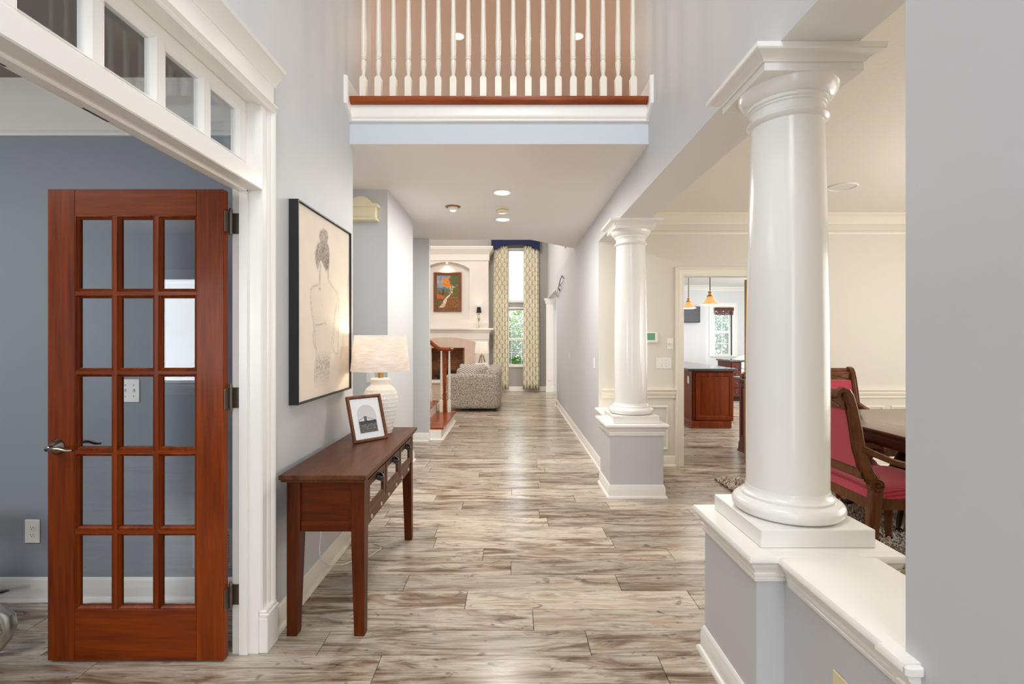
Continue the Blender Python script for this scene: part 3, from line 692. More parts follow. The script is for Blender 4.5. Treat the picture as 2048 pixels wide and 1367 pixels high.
def plate(name, label, cat, cx, cz, y, w, h, kind, mat=M_PLASTIC, fn=None, face=1, group=None):
    """switch or outlet plate; built facing -Y at wall y, or turned by fn(x, depth, z)"""
    fn = fn or (lambda x, dpt, z: (x, y-dpt, z))
    o = thing(name, label, cat, fn(cx, 0, cz))
    def put(m, nm, mt, par=o):
        m.v = [Vector(fn(p.x, p.y, p.z)) for p in m.v]; return m.build(nm, mt, par)
    put(MB().box(cx-w/2, cx+w/2, .0005, .006, cz-h/2, cz+h/2, .0025), 'cover_plate', mat)
    if kind == 'outlet':
        for s in (-1, 1):
            m = MB(); m.lathe([(0, .0055), (.0165, .0055), (.0165, .0075), (.0, .0075)], (cx, 0, cz+s*.0195), 20, 'y')
            sk = put(m, 'socket', mat)
            q = MB(); q.box(cx-.008, cx-.006, .007, .008, cz+s*.0195-.001, cz+s*.0195+.008); q.box(cx+.006, cx+.008, .007, .008, cz+s*.0195-.001, cz+s*.0195+.007)
            q.lathe([(0, .007), (.0025, .007), (.0025, .008), (0, .008)], (cx, 0, cz+s*.0195-.008), 8, 'y')
            put(q, 'socket_slots', M_BLACK, sk)
    elif kind.startswith('switch'):
        n = int(kind[6:]);
        for i in range(n):
            x = cx+(i-(n-1)/2)*.046
            m = MB().box(x-.005, x+.005, .005, .014, cz-.004, cz+.012, .002); put(m, 'toggle', mat)
            for s in (-1, 1): put(MB().lathe([(0, .0055), (.003, .0055), (.003, .0068), (0, .0068)], (x, 0, cz+s*.03), 8, 'y'), 'screw', M_NICKEL)
    elif kind == 'knob':
        m = MB(); m.lathe([(0, .006), (.012, .006), (.011, .02), (0, .021)], (cx, 0, cz), 16, 'y'); put(m, 'dimmer_knob', M_ALMOND)
    elif kind == 'rocker':
        put(MB().box(cx-.016, cx+.016, .005, .009, cz-.033, cz+.033, .002), 'rocker', mat)
    return o
plate('wall_outlet', 'white duplex wall outlet on the slate blue office wall', 'outlet', -2.557, .367, 2.675, .08, .125, 'outlet')
plate('light_switch', 'white double light switch seen through the glass door', 'switch', -2.037, 1.117, 2.675, .105, .123, 'switch2')
o = thing('wall_vent', 'grey slatted wall register low behind the french door', 'vent', (-1.59, 2.675, .28))
fr = MB().sweep([(-1.70, .17), (-1.70, .382), (-1.485, .382), (-1.485, .17)], [(0, 0), (0, .006), (-.015, .009), (-.022, .004), (-.022, 0)], fn=lambda u, v, h: (u, 2.6745-h, v), closed=True); fr.build('vent_frame', plain('vent_grey', (168, 170, 172), .5), o)
MB().box(-1.68, -1.505, 2.672, 2.6745, .19, .362).build('vent_backing', M_DARK, o)
for i in range(11):
    MB().box(-1.68, -1.505, 2.666, 2.672, .194+i*.0155, .203+i*.0155).build('vent_slat', MATS['vent_grey'], o)
# swivel chair with curved pewter legs: only its base reaches into the picture
c = thing('office_chair', 'office chair on curved pewter legs beside the glass door', 'chair', (-2.76, 2.20, 0))
MB().tube([(-2.76, 2.20, .20), (-2.76, 2.20, .44)], [.034, .026], 16).build('column', M_PEWTER, c)
for k in range(3):
    a = math.radians((0, 135, 225)[k]); u = Vector((math.cos(a), math.sin(a), 0)); cc = Vector((-2.76, 2.20, 0))
    pr = [(.02, .225), (.22, .222), (.40, .214), (.50, .200), (.545, .168), (.556, .125), (.542, .08), (.512, .038), (.485, .006)]
    sec = [(.030, .022), (.028, .022), (.030, .024), (.032, .026), (.032, .024), (.029, .021), (.024, .017), (.020, .014), (.014, .010)]
    MB().tube([cc+u*r+Vector((0, 0, z)) for r, z in pr], sec, 12).build('leg', M_PEWTER, c)
sd = sheet(2, 2, lambda u, v: (0, 0, 0)); m = MB(); m.box(-3.05, -2.57, 1.96, 2.44, .44, .52, .035); m.build('seat', plain('office_chair_leather', (60, 56, 54), .5), c)
m = MB(); m.box(-3.09, -3.03, 1.98, 2.42, .56, 1.0, .028); m.build('backrest', MATS['office_chair_leather'], c)
MB().tube([(-2.80, 2.20, .46), (-3.06, 2.20, .47), (-3.10, 2.20, .6)], [.016, .016, .014], 10).build('back_support', M_PEWTER, c)
MB().tube([(-2.86, 2.50, .07), (-2.74, 2.545, .076), (-2.66, 2.56, .090), (-2.60, 2.565, .100), (-2.575, 2.568, .104)], [(.016, .010), (.019, .009), (.02, .008), (.016, .007), (.004, .003)], 12).build('foot_pedal', M_NICKEL, c)
MB().tube([(-2.76, 2.20, .22), (-2.80, 2.36, .12), (-2.86, 2.50, .07)], .012, 8).build('pedal_rod', M_NICKEL, c)

# window in the office front wall (seen mirrored in the door panes)
w = sgroup('window_4', 'office front window with white blinds', (-3.9, -2.25, 1.5))
MB().sweep([(-4.6, .75), (-4.6, 2.2), (-3.2, 2.2), (-3.2, .75)], [(.09, .0), (.09, .02), (0, .025), (-.03, .0), (-.03, -.06), (0, -.06)], fn=lambda u, v, h: (u, -2.2+h, v), closed=True).build('frame', M_TRIM, w)
for x in (-3.9,): MB().box(x-.03, x+.03, -2.24, -2.2, .78, 2.17).build('mullion', M_TRIM, w)
MB().box(-4.57, -3.23, -2.24, -2.2, 1.45, 1.5).build('meeting_rail', M_TRIM, w)
MB().box(-4.57, -3.23, -2.232, -2.228, .78, 2.17).build('pane', G_WIN, w)

t = thing('window_blind', 'white slatted blind in the office front window', 'blind', (-3.9, -2.17, 1.5))
MB().box(-4.56, -3.24, -2.2, -2.14, 2.12, 2.18, .004).build('head_rail', M_TRIM, t)
slat = None
for i in range(34):
    m = MB(); m.loft([[Vector((x, -2.17+q*.022, .80+i*.039+q*.018+e)) for q, e in ((-1, 0), (1, 0), (1, .002), (-1, .002))] for x in (-4.55, -3.25)]); m.build('slat', M_TRIM, t)

# ================================================================== HALL
# large drawing in a black frame on the left wall
t = thing('framed_drawing', 'tall charcoal drawing of a woman seen from behind in a thin black frame', 'picture', (XL, 2.936, 1.58))
A0, A1, Z0, Z1 = 2.518, 3.354, 1.06, 2.10
xf = XL+.05
MB().sweep([(A0, Z0), (A1, Z0), (A1, Z1), (A0, Z1)], [(0, 0.001), (0, .05), (.007, .05), (.007, .036), (.009, .036), (.009, 0.001)], fn=lambda u, v, h: (XL+h, u, v), closed=True).build('frame', plain('black_frame', (26, 27, 31), .45), t)
MB().box(XL+.004, XL+.036, A0+.012, A1-.012, Z0+.012, Z1-.012).build('stretcher', plain('canvas_edge', (226, 214, 198), .8), t)
STROKES = [
 (1.0, [(.39,.142),(.369,.118),(.381,.089),(.437,.068),(.5,.068),(.52,.094),(.5,.125)]), (.8, [(.412,.079),(.4,.106),(.437,.126),(.494,.098),(.468,.078),(.424,.091)]),
 (.9, [(.412,.134),(.331,.17),(.293,.22),(.304,.264),(.334,.296),(.357,.257),(.381,.272),(.375,.319),(.369,.374)]), (1, [(.484,.123),(.533,.149),(.55,.195),(.543,.244),(.527,.289),(.533,.331)]),
 (.7, [(.39,.152),(.345,.195),(.322,.243)]), (.7, [(.437,.14),(.412,.176),(.375,.227),(.369,.255)]), (.8, [(.475,.139),(.484,.185),(.462,.244)]), (.8, [(.507,.153),(.52,.199),(.507,.267)]), (.8, [(.406,.196),(.431,.248),(.484,.289)]),
 (.8, [(.45,.15),(.50,.21),(.49,.28)]), (.7, [(.42,.16),(.44,.2),(.43,.24)]),
 (.55, [(.345,.386),(.245,.403),(.214,.423),(.212,.467),(.231,.536),(.259,.588),(.276,.632),(.253,.659),(.264,.703),(.293,.732)]), (.5, [(.293,.632),(.287,.676),(.31,.73),(.304,.793),(.281,.854),(.281,.917)]),
 (.6, [(.293,.609),(.375,.603),(.484,.593)]), (.45, [(.533,.341),(.635,.381),(.714,.404),(.751,.453),(.751,.555),(.743,.677),(.729,.768),(.688,.777),(.646,.756),(.635,.696),(.656,.617),(.671,.537),(.707,.475)]),
 (.45, [(.688,.486),(.649,.558),(.618,.647),(.594,.725)]), (.35, [(.607,.726),(.671,.771)]), (.3, [(.594,.735),(.56,.831),(.533,.907)]), (.3, [(.39,.455),(.412,.5)]), (.2, [(.866,.656),(.838,.729),(.788,.81)]), (1, [(.366,.405),(.378,.405)]), (.5, [(.97,.28),(.962,.35),(.958,.42)])]
def seg_d(p, a, b):
    ax, ay = a; bx, by = b; dx, dy = bx-ax, by-ay; l = dx*dx+dy*dy
    t = 0 if l == 0 else max(0, min(1, ((p[0]-ax)*dx+(p[1]-ay)*dy)/l))
    return math.hypot(p[0]-ax-t*dx, p[1]-ay-t*dy)
SEGS = [(wt, (a[0]*.836, a[1]*1.04), (b_[0]*.836, b_[1]*1.04)) for wt, st in STROKES for a, b_ in zip(st, st[1:])]
def inpoly(x, y, P):
    r = False
    for i in range(len(P)):
        (x1, y1), (x2, y2) = P[i-1], P[i]
        if (y1 > y) != (y2 > y) and x < (x2-x1)*(y-y1)/(y2-y1)+x1: r = not r
    return r
HAIR = [(.40,.135),(.33,.17),(.295,.22),(.305,.265),(.335,.29),(.36,.255),(.40,.245),(.44,.27),(.50,.29),(.53,.285),(.55,.2),(.53,.15),(.485,.125)]
BUN = [(.39,.14),(.37,.118),(.385,.09),(.437,.07),(.5,.07),(.52,.095),(.5,.125)]
BACK = [(.302,.739),(.573,.744),(.56,.83),(.533,.935),(.293,.945),(.30,.83)]
def drawing(u, v):
    v = 1-v
    n = noise.noise((u*90, v*110, 1.3)); n2 = noise.noise((u*8, v*9, 4.2))
    k = 0.0; p = (u*.836, v*1.04)
    for wt, a, b_ in SEGS:
        if min(a[0], b_[0])-.02 < p[0] < max(a[0], b_[0])+.02 and min(a[1], b_[1])-.02 < p[1] < max(a[1], b_[1])+.02:
            dd = seg_d(p, a, b_); k = max(k, wt*.8*max(0, 1-dd/.0056)*(.75+.5*n), wt*.2*max(0, 1-dd/.022))
    if inpoly(u, v, HAIR): k = max(k, .42+.35*n+.25*noise.noise((u*30+v*20, v*6, 2)))
    if inpoly(u, v, BUN): k = max(k, .30+.35*n)
    if inpoly(u, v, BACK):
        e = .45*(1-abs(v-.84)/.11); k = max(k, e*(.55+.9*n))
    if inpoly(u, v, [(.21,.42),(.34,.39),(.53,.35),(.75,.46),(.72,.75),(.55,.78),(.5,.95),(.28,.95),(.29,.7)]): k = max(k, .05+.04*n2)
    k = max(0, min(.9, k))
    base = (232+4*n2, 220+4*n2, 204+4*n2); ink = (62, 56, 52)
    return tuple(a_*(1-k)+b2*k for a_, b2 in zip(base, ink))
M_PRINT = vcol('canvas_print', .75); M_PRINTG = vcol('glossy_print', .35)
sheet(110, 190, lambda u, v: (XL+.0375, A0+.010+u*(A1-A0-.020), Z0+.010+v*(Z1-Z0-.020)), colfn=drawing).build('canvas', M_PRINT, t, smooth=0)

# console table
t = thing('console_table', 'reddish brown console table with three mirrored drawers against the hall wall', 'table', (-.87, 2.925, 0))
tx0, tx1, ty0, ty1 = -1.072, -.667, 2.30, 3.553
m = MB().box(tx0, tx1, ty0, ty1, .744, .766, .003); m.build('table_top', W_TABY, t)
m = MB().box(tx0+.008, tx1-.01, ty0+.01, ty1-.01, .732, .745); m.build('top_edge', W_TABY, t)
lx = (-1.052, -.688); ly = (2.345, 3.508); LT = .062
for sx, x in ((1, lx[0]), (-1, lx[1])):
    for sy, y in ((1, ly[0]), (-1, ly[1])):
        rings = []
        for z, th in ((.0, .046), (.006, .048), (.46, .062), (.732, .062)):
            xa, xb = sorted((x, x+sx*th)); ya, yb = sorted((y, y+sy*th))
            rings.append([Vector(p) for p in ((xa, ya, z), (xb, ya, z), (xb, yb, z), (xa, yb, z))])
        MB().loft(rings).build('leg', W_TABZ, t, smooth=0)
for y, s in ((ly[0], 1), (ly[1], -1)):
    MB().box(lx[0]+LT, lx[1]-LT, y+s*.012, y+s*.03, .535, .732).build('end_panel', W_TABX, t)
    MB().box(lx[0]+LT, lx[1]-LT, y+s*.006, y+s*.04, .488, .536, .004).build('end_rail', W_TABX, t)
MB().box(lx[0]+.008, lx[0]+.03, ly[0]+LT, ly[1]-LT, .488, .732).build('back_panel', W_TABY, t)
xfr = lx[1]
MB().box(xfr-.05, xfr-.006, ly[0]+LT, ly[1]-LT, .488, .54, .003).build('front_rail', W_TABY, t)
MB().box(xfr-.05, xfr-.006, ly[0]+LT, ly[1]-LT, .715, .732).build('front_top_rail', W_TABY, t)
q0, q1 = ly[0]+LT, ly[1]-LT; dw = (q1-q0)/3
M_MIR = plain('drawer_mirror', (215, 218, 218), .03, metal=1)
for i in range(3):
    ya, yb = q0+i*dw+.006, q0+(i+1)*dw-.006
    dr = MB()
    dr.sweep([(ya, .544), (yb, .544), (yb, .713), (ya, .713)], [(0, -.02), (0, .004), (.010, .006), (.022, .006), (.036, .004), (.042, -.002), (.042, -.02)], fn=lambda u, v, h: (xfr-.006+h, u, v), closed=True)
    dr = dr.build('drawer', W_TABY, t)
    MB().box(xfr-.016, xfr-.010, ya+.038, yb-.038, .58, .676).build('mirror_panel', M_MIR, dr)
    MB().box(xfr-.2, xfr-.02, ya+.01, yb-.01, .55, .70).build('drawer_box', W_TABX, dr)
    yc = (ya+yb)/2; pl = MB(); pr = []
    for k in range(9):
        a = PI*k/8; pr.append((yc+.034*math.cos(a), .690+.016*math.sin(a)))
    pl.prism(pr, xfr, xfr+.004, fn=lambda u, v, h: (h, u, v))
    pl.tube([(xfr+.002, yc-.03, .690), (xfr+.016, yc-.024, .683), (xfr+.024, yc-.012, .676), (xfr+.026, yc, .674), (xfr+.024, yc+.012, .676), (xfr+.016, yc+.024, .683), (xfr+.002, yc+.03, .690)], [(.006, .010), (.007, .012), (.007, .012), (.007, .013), (.007, .012), (.007, .012), (.006, .010)], 10)
    pl.build('cup_pull', M_BLACK, dr)
    for f in (.22, .78):
        MB().lathe([(0, 0), (.011, 0), (.0105, .004), (.006, .006), (0, .006)], (xfr-.006, ya+(yb-ya)*f, .513), 16, 'x').build('peg', plain('peg_wood', (196, 176, 150), .35), t)

# table lamp
L_ = thing('table_lamp', 'white carved ceramic table lamp with linen drum shade on the console table', 'lamp', (-.868, 3.325, .766))
pr = [(.070, .0005), (.074, .004), (.082, .03), (.094, .09), (.106, .15), (.1135, .20), (.1145, .235), (.108, .268), (.094, .295), (.076, .313), (.064, .322), (.061, .328), (.062, .352), (.064, .360), (.060, .366), (.02, .368)]
# finely stepped profile with carved dashes
def prof_r(z):
    for (r0, z0), (r1, z1) in zip(pr, pr[1:]):
        if z0 <= z <= z1: return r0+(r1-r0)*(z-z0)/max(1e-6, z1-z0)
    return pr[-1][0]
nth, nzz = 168, 150; body = MB(); rings = []
for j in range(nzz+1):
    z = .0005+.345*j/nzz; r = prof_r(z); ring_ = []
    row = z/.0265; ri = int(row); fz = row-ri
    for i in range(nth):
        th = 2*PI*i/nth; cell = th/(2*PI)*42+.5*(ri % 2); fc = cell-math.floor(cell)
        dip = 0
        if .010 < z < .322:
            dz = max(0, 1-((fz-.5)/.40)**4) if abs(fz-.5) < .40 else 0
            dc = max(0, 1-((fc-.5)/.27)**2) if abs(fc-.5) < .27 else 0
            dip = .0042*dz*dc
        ring_.append(Vector(((r-dip)*math.cos(th), (r-dip)*math.sin(th), z)))
    rings.append(ring_)
for r, z in ((.064, .352), (.064, .360), (.060, .366), (.02, .368)):
    rings.append([Vector((r*math.cos(2*PI*i/nth), r*math.sin(2*PI*i/nth), z)) for i in range(nth)])
body.loft(rings); body.build('ceramic_body', plain('white_ceramic', (240, 238, 232), .38), L_, world=False, smooth=60)
MB().lathe([(.017, .366), (.017, .402), (.012, .404), (.008, .41), (.008, .50), (0, .50)], n=20).build('brass_stem', M_BRASS, L_, world=False)
m, nt, N, LL, bs = nodes_of('linen_shade')
bs.inputs['Base Color'].default_value = (*lin((238, 228, 220)), 1); bs.inputs['Roughness'].default_value = .9
tcn = N.new('ShaderNodeTexCoord'); mp = N.new('ShaderNodeMapping'); mp.inputs['Scale'].default_value = (14, 14, 260); nzn = N.new('ShaderNodeTexNoise'); nzn.inputs['Scale'].default_value = 1; nzn.inputs['Detail'].default_value = 3
LL.new(tcn.outputs['Object'], mp.inputs[0]); LL.new(mp.outputs[0], nzn.inputs['Vector'])
cr = N.new('ShaderNodeValToRGB'); cr.color_ramp.elements[0].position = .3; cr.color_ramp.elements[0].color = (*lin((228, 220, 213)), 1); cr.color_ramp.elements[1].position = .62; cr.color_ramp.elements[1].color = (*lin((246, 243, 240)), 1)
LL.new(nzn.outputs['Fac'], cr.inputs[0]); LL.new(cr.outputs[0], bs.inputs['Base Color'])
tl = N.new('ShaderNodeBsdfTranslucent'); LL.new(cr.outputs[0], tl.inputs[0]); mxs = N.new('ShaderNodeMixShader'); mxs.inputs[0].default_value = .35
LL.new(bs.outputs[0], mxs.inputs[1]); LL.new(tl.outputs[0], mxs.inputs[2]); LL.new(mxs.outputs[0], N['Material Output'].inputs[0])
sh = MB(); sh.lathe([(.192, .416), (.1675, .650), (.1665, .650), (.191, .416)], n=64, caps=False); n_ = 64
sh.add([], []); sh.loft([sh.v[3*n_:4*n_], sh.v[0:n_]], False, True)
lampshade = sh.build('lamp_shade', MATS['linen_shade'], L_, world=False)
MB().lathe([(.008, .48), (.028, .50), (.034, .53), (.028, .56), (0, .575)], n=18).build('light_bulb', glow('warm_bulb', (255, 214, 160), 6), L_, world=False)
sp = MB()
for k in range(3): sp.tube([(.008*math.cos(k*2.094), .008*math.sin(k*2.094), .49), (.167*math.cos(k*2.094), .167*math.sin(k*2.094), .64)], .002, 6)
sp.build('shade_spider', M_BRASS, L_, world=False)
pl = bpy.data.lights.new('table_lamp_light', 'POINT'); pl.energy = 2.6; pl.color = (1, .84, .64); pl.shadow_soft_size = .035
po = bpy.data.objects.new('table_lamp_light', pl); COL.objects.link(po); po.location = (-.868, 3.325, .766+.60)

# leaning photo frame on the table
t = thing('photo_frame', 'small walnut photo frame with arched bridge picture leaning on the console table', 'picture frame', (-.94, 2.987, .766))
wv = Vector((.674, .741, 0)).normalized(); nv = Vector((wv.y, -wv.x, 0)); th = math.radians(19)
upv = (Vector((0, 0, 1))*math.cos(th)-nv*math.sin(th)).normalized(); fv = (nv*math.cos(th)+Vector((0, 0, 1))*math.sin(th)).normalized()
O = Vector((-.94, 2.987, .7668))+nv*.004
FW, FH = .236, .287
P = lambda u, v, h: O+wv*u+upv*v+fv*h
MB().sweep([(0, 0), (FW, 0), (FW, FH), (0, FH)], [(0, -.012), (0, .009), (.003, .011), (.012, .011), (.0155, .006), (.0155, -.012)], fn=P, closed=True).build('frame', W_FRAME, t)
m = MB(); m.add([P(.01, .01, -.004), P(FW-.01, .01, -.004), P(FW-.01, FH-.01, -.004), P(.01, FH-.01, -.004), P(.01, .01, -.011), P(FW-.01, .01, -.011), P(FW-.01, FH-.01, -.011), P(.01, FH-.01, -.011)], [(0, 1, 2, 3), (7, 6, 5, 4), (0, 4, 5, 1), (1, 5, 6, 2), (2, 6, 7, 3), (3, 7, 4, 0)])
m.build('backing', M_BLACK, t)
pw, pb, ptop = .062, .055, .225      # arched opening half width, bottom, top
def photo(u, v):
    x = (u-.5)*.20; y = v*.25+.018
    inside = abs(x) < pw and y > pb and (y < ptop-pw or math.hypot(x, y-(ptop-pw)) < pw)
    if not inside:
        e = abs(x) < pw+.003 and y > pb-.003 and (y < ptop-pw or math.hypot(x, y-(ptop-pw)) < pw+.003)
        return (205, 207, 210) if e else (238, 240, 243)
    n = noise.noise((x*60, y*260, 3.1))
    g = 214-(y-.12)*60
    if y < .112: g = 96+70*n+(y-pb)*300*.3
    if .107 < y < .121: g = 74+30*n
    if .121 <= y < .127: g = 48
    if y >= .127 and (abs(x+.012) < .008 or abs(x+.012) < .011 and y < .13) and y < .158: g = 70+40*(int(y*300) % 2)
    if y >= .127 and abs(y-(.127+.030*max(0, 1-abs(x+.012)/.075)**1.6)) < .0018: g = 120
    return (g, g, g*1.01)
sheet(100, 125, lambda u, v: P(.018+u*.20, .018+v*.25, -.0015), colfn=photo).build('photograph', M_PRINT, t, smooth=0)
MB().bar([P(FW/2, .20, -.012), P(FW/2, .004, -.012)-nv*.075], (.028, .002), flat=fv).build('easel_stand', M_BLACK, t)

tag(MB().tube([(XL+.028, 3.15, .70), (XL+.022, 3.0, .52), (XL+.020, 2.90, .30), (XL+.020, 2.87, .20), (XL+.024, 2.87, .13), (XL+.05, 2.95, .06), (XL+.09, 3.06, .014), (XL+.15, 3.14, .0045), (XL+.22, 3.20, .0045), (XL+.26, 3.32, .0045)], .0035, 8).build('lamp_cord', M_PLASTIC, None), 'thin white lamp cord running down behind the console table to the floor', 'cord')

# chime box and small things on the passage wall
t = thing('door_chime', 'cream door chime box with arched pediment high on the passage wall', 'door chime', (-1.34, 4.54, 2.45))
cx, zc = -1.337, 2.45
M_CHIME = plain('cream_chime_paint', (238, 228, 196), .4)
MB().box(cx-.125, cx+.125, 4.46, 4.5395, zc+.02, zc+.125).build('chime_body', M_CHIME, t)
MB().box(cx-.14, cx+.14, 4.445, 4.5395, zc, zc+.022, .006).build('lower_ledge', M_CHIME, t)
arch = [(-.150, .120), (.150, .120), (.150, .140), (.125, .148), (.100, .150)]
for i in range(13):
    a = PI*i/12; arch.append((.085*math.cos(a), .15+.058*math.sin(a)))
arch += [(-.100, .150), (-.125, .148), (-.150, .140)]
MB().prism([(cx+u, zc+v) for u, v in arch], 4.445, 4.5395, fn=lambda u, v, h: (u, h, v)).build('pediment', M_CHIME, t)
q = [(-.085, .035), (.085, .035), (.085, .075), (.035, .08)]+[(.03*math.cos(PI*i/6), .082+.026*math.sin(PI*i/6)) for i in range(7)]+[(-.035, .08), (-.085, .075)]
MB().prism([(cx+u, zc+v) for u, v in q], 4.452, 4.461, fn=lambda u, v, h: (u, h, v)).build('raised_panel', M_CHIME, t)
plate('light_switch', 'white switch plate low on the passage wall behind the lamp', 'switch', -1.275, 1.052, 4.54, .075, .115, 'rocker')
# switches and outlet on the long wall: faces -X
def onright(y): return lambda x, dpt, z: (XR-dpt, x, z)
plate('light_switch', 'white rocker switch on the long grey wall just past the far column', 'switch', 5.72, 1.11, 0, .075, .118, 'rocker', fn=onright(0))
plate('wall_outlet', 'white outlet low near the end of the long grey wall', 'outlet', 10.05, .41, 0, .08, .12, 'outlet', fn=onright(0))
plate('light_switch', 'slim white switch midway along the long grey wall', 'switch', 8.15, 1.10, 0, .05, .115, 'rocker', fn=onright(0))
plate('wall_outlet', 'almond cable outlet low on the half wall under the broad sill', 'outlet', 1.455, .355, 0, .075, .118, 'outlet', mat=M_ALMOND, fn=lambda x, dpt, z: (XR+.01-dpt, x, z))
plate('light_switch', 'white double switch plate beside the kitchen doorway', 'switch', 1.665, 1.122, 5.45, .165, .118, 'switch2')
plate('light_switch', 'white dimmer with almond knob above the double switch plate', 'switch', 1.735, 1.335, 5.45, .07, .118, 'knob')
t = thing('thermostat', 'white wall thermostat with green screen beside the far column', 'thermostat', (1.53, 5.45, 1.40))
MB().box(1.455, 1.595, 5.424, 5.4495, 1.345, 1.46, .008).build('housing', M_PLASTIC, t)
MB().box(1.462, 1.562, 5.4225, 5.425, 1.375, 1.45, .001).build('screen', plain('lcd_green', (112, 168, 138), .25), t)
# ceiling fixtures in the hall
def downlight(x, y, z, label, r=.076, warm=False, watt=9, group=None):
    t = thing('recessed_light', label, 'light', (x, y, z), 0, group)
    MB().lathe([(r+.016, -.0005), (r+.016, -.006), (r, -.010), (r-.006, -.006), (r-.006, -.0005)], n=40, caps=False).build('trim_ring', M_TRIM, t, world=False)
    MB().lathe([(0, -.004), (r-.006, -.004), (r-.006, -.001), (0, -.001)], n=32).build('lens', glow('downlight_warm', (255, 206, 150), 9) if warm and 'downlight_warm' not in MATS else MATS['downlight_warm'] if warm else glow('downlight_white', (255, 248, 238), 9) if 'downlight_white' not in MATS else MATS['downlight_white'], t, world=False)
    if watt:
        l = bpy.data.lights.new('recessed_light_glow', 'AREA'); l.shape = 'DISK'; l.size = r*1.8; l.energy = watt; l.color = (1, .78, .52) if warm else (1, .95, .87)
        q = bpy.data.objects.new('recessed_light_glow', l); COL.objects.link(q); q.location = (x, y, z-.02)
    return t
downlight(-.083, 4.62, H, 'bright recessed ceiling light of the hall, the one closer to the balcony')
downlight(-.093, 5.675, H, 'bright recessed ceiling light of the hall, past the smoke detector')
t = thing('eyeball_light', 'small warm eyeball light set in the hall ceiling', 'light', (-.595, 5.13, H))
MB().lathe([(.078, -.0005), (.078, -.006), (.06, -.012), (.052, -.0005)], n=36, caps=False).build('trim_ring', M_BRASS, t, world=False)
m = MB(); m.lathe([(.05, 0), (.052, -.01), (.045, -.03), (.03, -.042), (0, -.046)], n=28); m.build('eyeball', M_TRIMC, t, world=False)
m = MB(); m.lathe([(0, -.047), (.028, -.045), (.03, -.04), (0, -.04)], n=20); m.build('bulb', glow('eyeball_bulb', (255, 200, 150), 12), t, world=False)
t = thing('smoke_detector', 'round cream smoke detector on the hall ceiling between the recessed lights', 'smoke detector', (-.088, 5.2, H))
MB().lathe([(.0, 0), (.075, 0), (.075, -.012), (.066, -.02), (.064, -.038), (.05, -.046), (0, -.048)], n=36).build('housing', M_CHIME, t, world=False)
MB().lathe([(.0655, -.020), (.0665, -.024), (.0655, -.028)], n=36, caps=False).build('vent_band', plain('darker_cream', (170, 160, 140), .6), t, world=False)  # narrow band in a darker cream around the housing
tag(MB().lathe([(0, 0), (.016, 0), (.014, -.018), (.006, -.028), (0, -.03)], (.80, 7.38, H), 16).build('motion_sensor', M_PLASTIC, None), 'tiny white sensor at the angled end of the hall ceiling', 'sensor')
# upstairs ceiling lights seen between the balusters
downlight(-.715, 6.8, TOP, 'warm recessed light above the landing, seen toward the office side', .075, True, 12)
downlight(.905, 6.8, TOP, 'warm recessed light above the landing, seen toward the dining side', .075, True, 12)
# ================================================================== STAIR
def rbox(x0, x1, ya, yb, z0, z1, r, seg=4):
    bm = bmesh.new(); bmesh.ops.create_cube(bm, size=1)
    for v in bm.verts: v.co = Vector(((x0+x1)/2+v.co.x*(x1-x0), (ya+yb)/2+v.co.y*(yb-ya), (z0+z1)/2+v.co.z*(z1-z0)))
    bmesh.ops.bevel(bm, geom=bm.edges[:], offset=r, segments=seg, profile=.5, affect='EDGES')
    m = MB(); bm.verts.index_update(); m.add([v.co.copy() for v in bm.verts], [[v.index for v in f.verts] for f in bm.faces]); bm.free(); return m
t = sgroup('trim_stair', 'first steps of the staircase with cherry treads and white risers', (-1.1, 7.6, 0))
def nose_tread(x0, x1, ya, yb, z):
    m = MB(); m.sweep([(x0, 0), (x1, 0)], [(0, 0)]) if False else None
    pr = [(x0, z-.028), (x1-.01, z-.028), (x1-.002, z-.022), (x1, z-.014), (x1-.002, z-.006), (x1-.01, z), (x0, z)]
    m.prism(pr, ya, yb, fn=lambda u, v, h: (u, h, v)); return m
for i in range(4):
    z = .17+.182*i; xn = -.922-.285*i; y2 = 8.44 if i == 0 else 8.37
    nose_tread(xn-.33, xn, 6.855, y2, z).build('tread', W_STAIR, t)
    MB().box(xn-.05, xn-.03, 6.857, y2-.03, z-.182+(0 if i else .012), z-.028).build('riser', M_TRIM, t)
    if i: MB().box(xn-.34, xn-.03, y2-.06, y2-.03, 0, z-.028).build('stringer', M_TRIM, t)
    else: MB().box(xn-.34, xn-.03, 6.857, 6.88, 0, z-.028).build('end_riser', M_TRIM, t)
MB().sweep([(-1.25, 6.857), (-.952, 6.857), (-.952, 8.41)], [(-o, h*.18) for o, h in BASE]).build('shoe', M_TRIM, t)
for x, zf, h, lb in ((-1.02, .17, 1.02, 'slim white baluster on the bottom stair tread, nearest the handrail curl'), (-1.152, .17, 1.02, 'slim white baluster on the bottom stair tread, beside the cherry newel'), (-1.33, .352, .945, 'slim white baluster on the second stair tread'), (-1.47, .352, 1.04, 'slim white baluster at the hidden back of the second stair tread')):
    o = baluster_mb(0, h, 1.15).build('stair_baluster', M_TRIMC, None, org=(0, 0, 0)); o.location = (x, 8.27, zf)
    tag(o, lb, 'baluster', 'white balusters at the foot of the stair', 'thing')
t = thing('stair_handrail', 'cherry stair handrail that curls at its foot', 'handrail', (-1.0, 8.27, 1.2))
pts = [(-.985, 8.22, 1.205), (-.975, 8.25, 1.205), (-.99, 8.29, 1.207), (-1.03, 8.27, 1.207), (-1.10, 8.27, 1.208), (-1.16, 8.27, 1.213), (-1.22, 8.27, 1.235), (-1.29, 8.27, 1.29), (-1.37, 8.27, 1.355), (-1.6, 8.27, 1.50), (-2.1, 8.27, 1.82)]
MB().tube(pts, [(.02, .022)]+[(.03, .033)]*9+[(.03, .033)], 14).build('rail', W_STAIR, t)
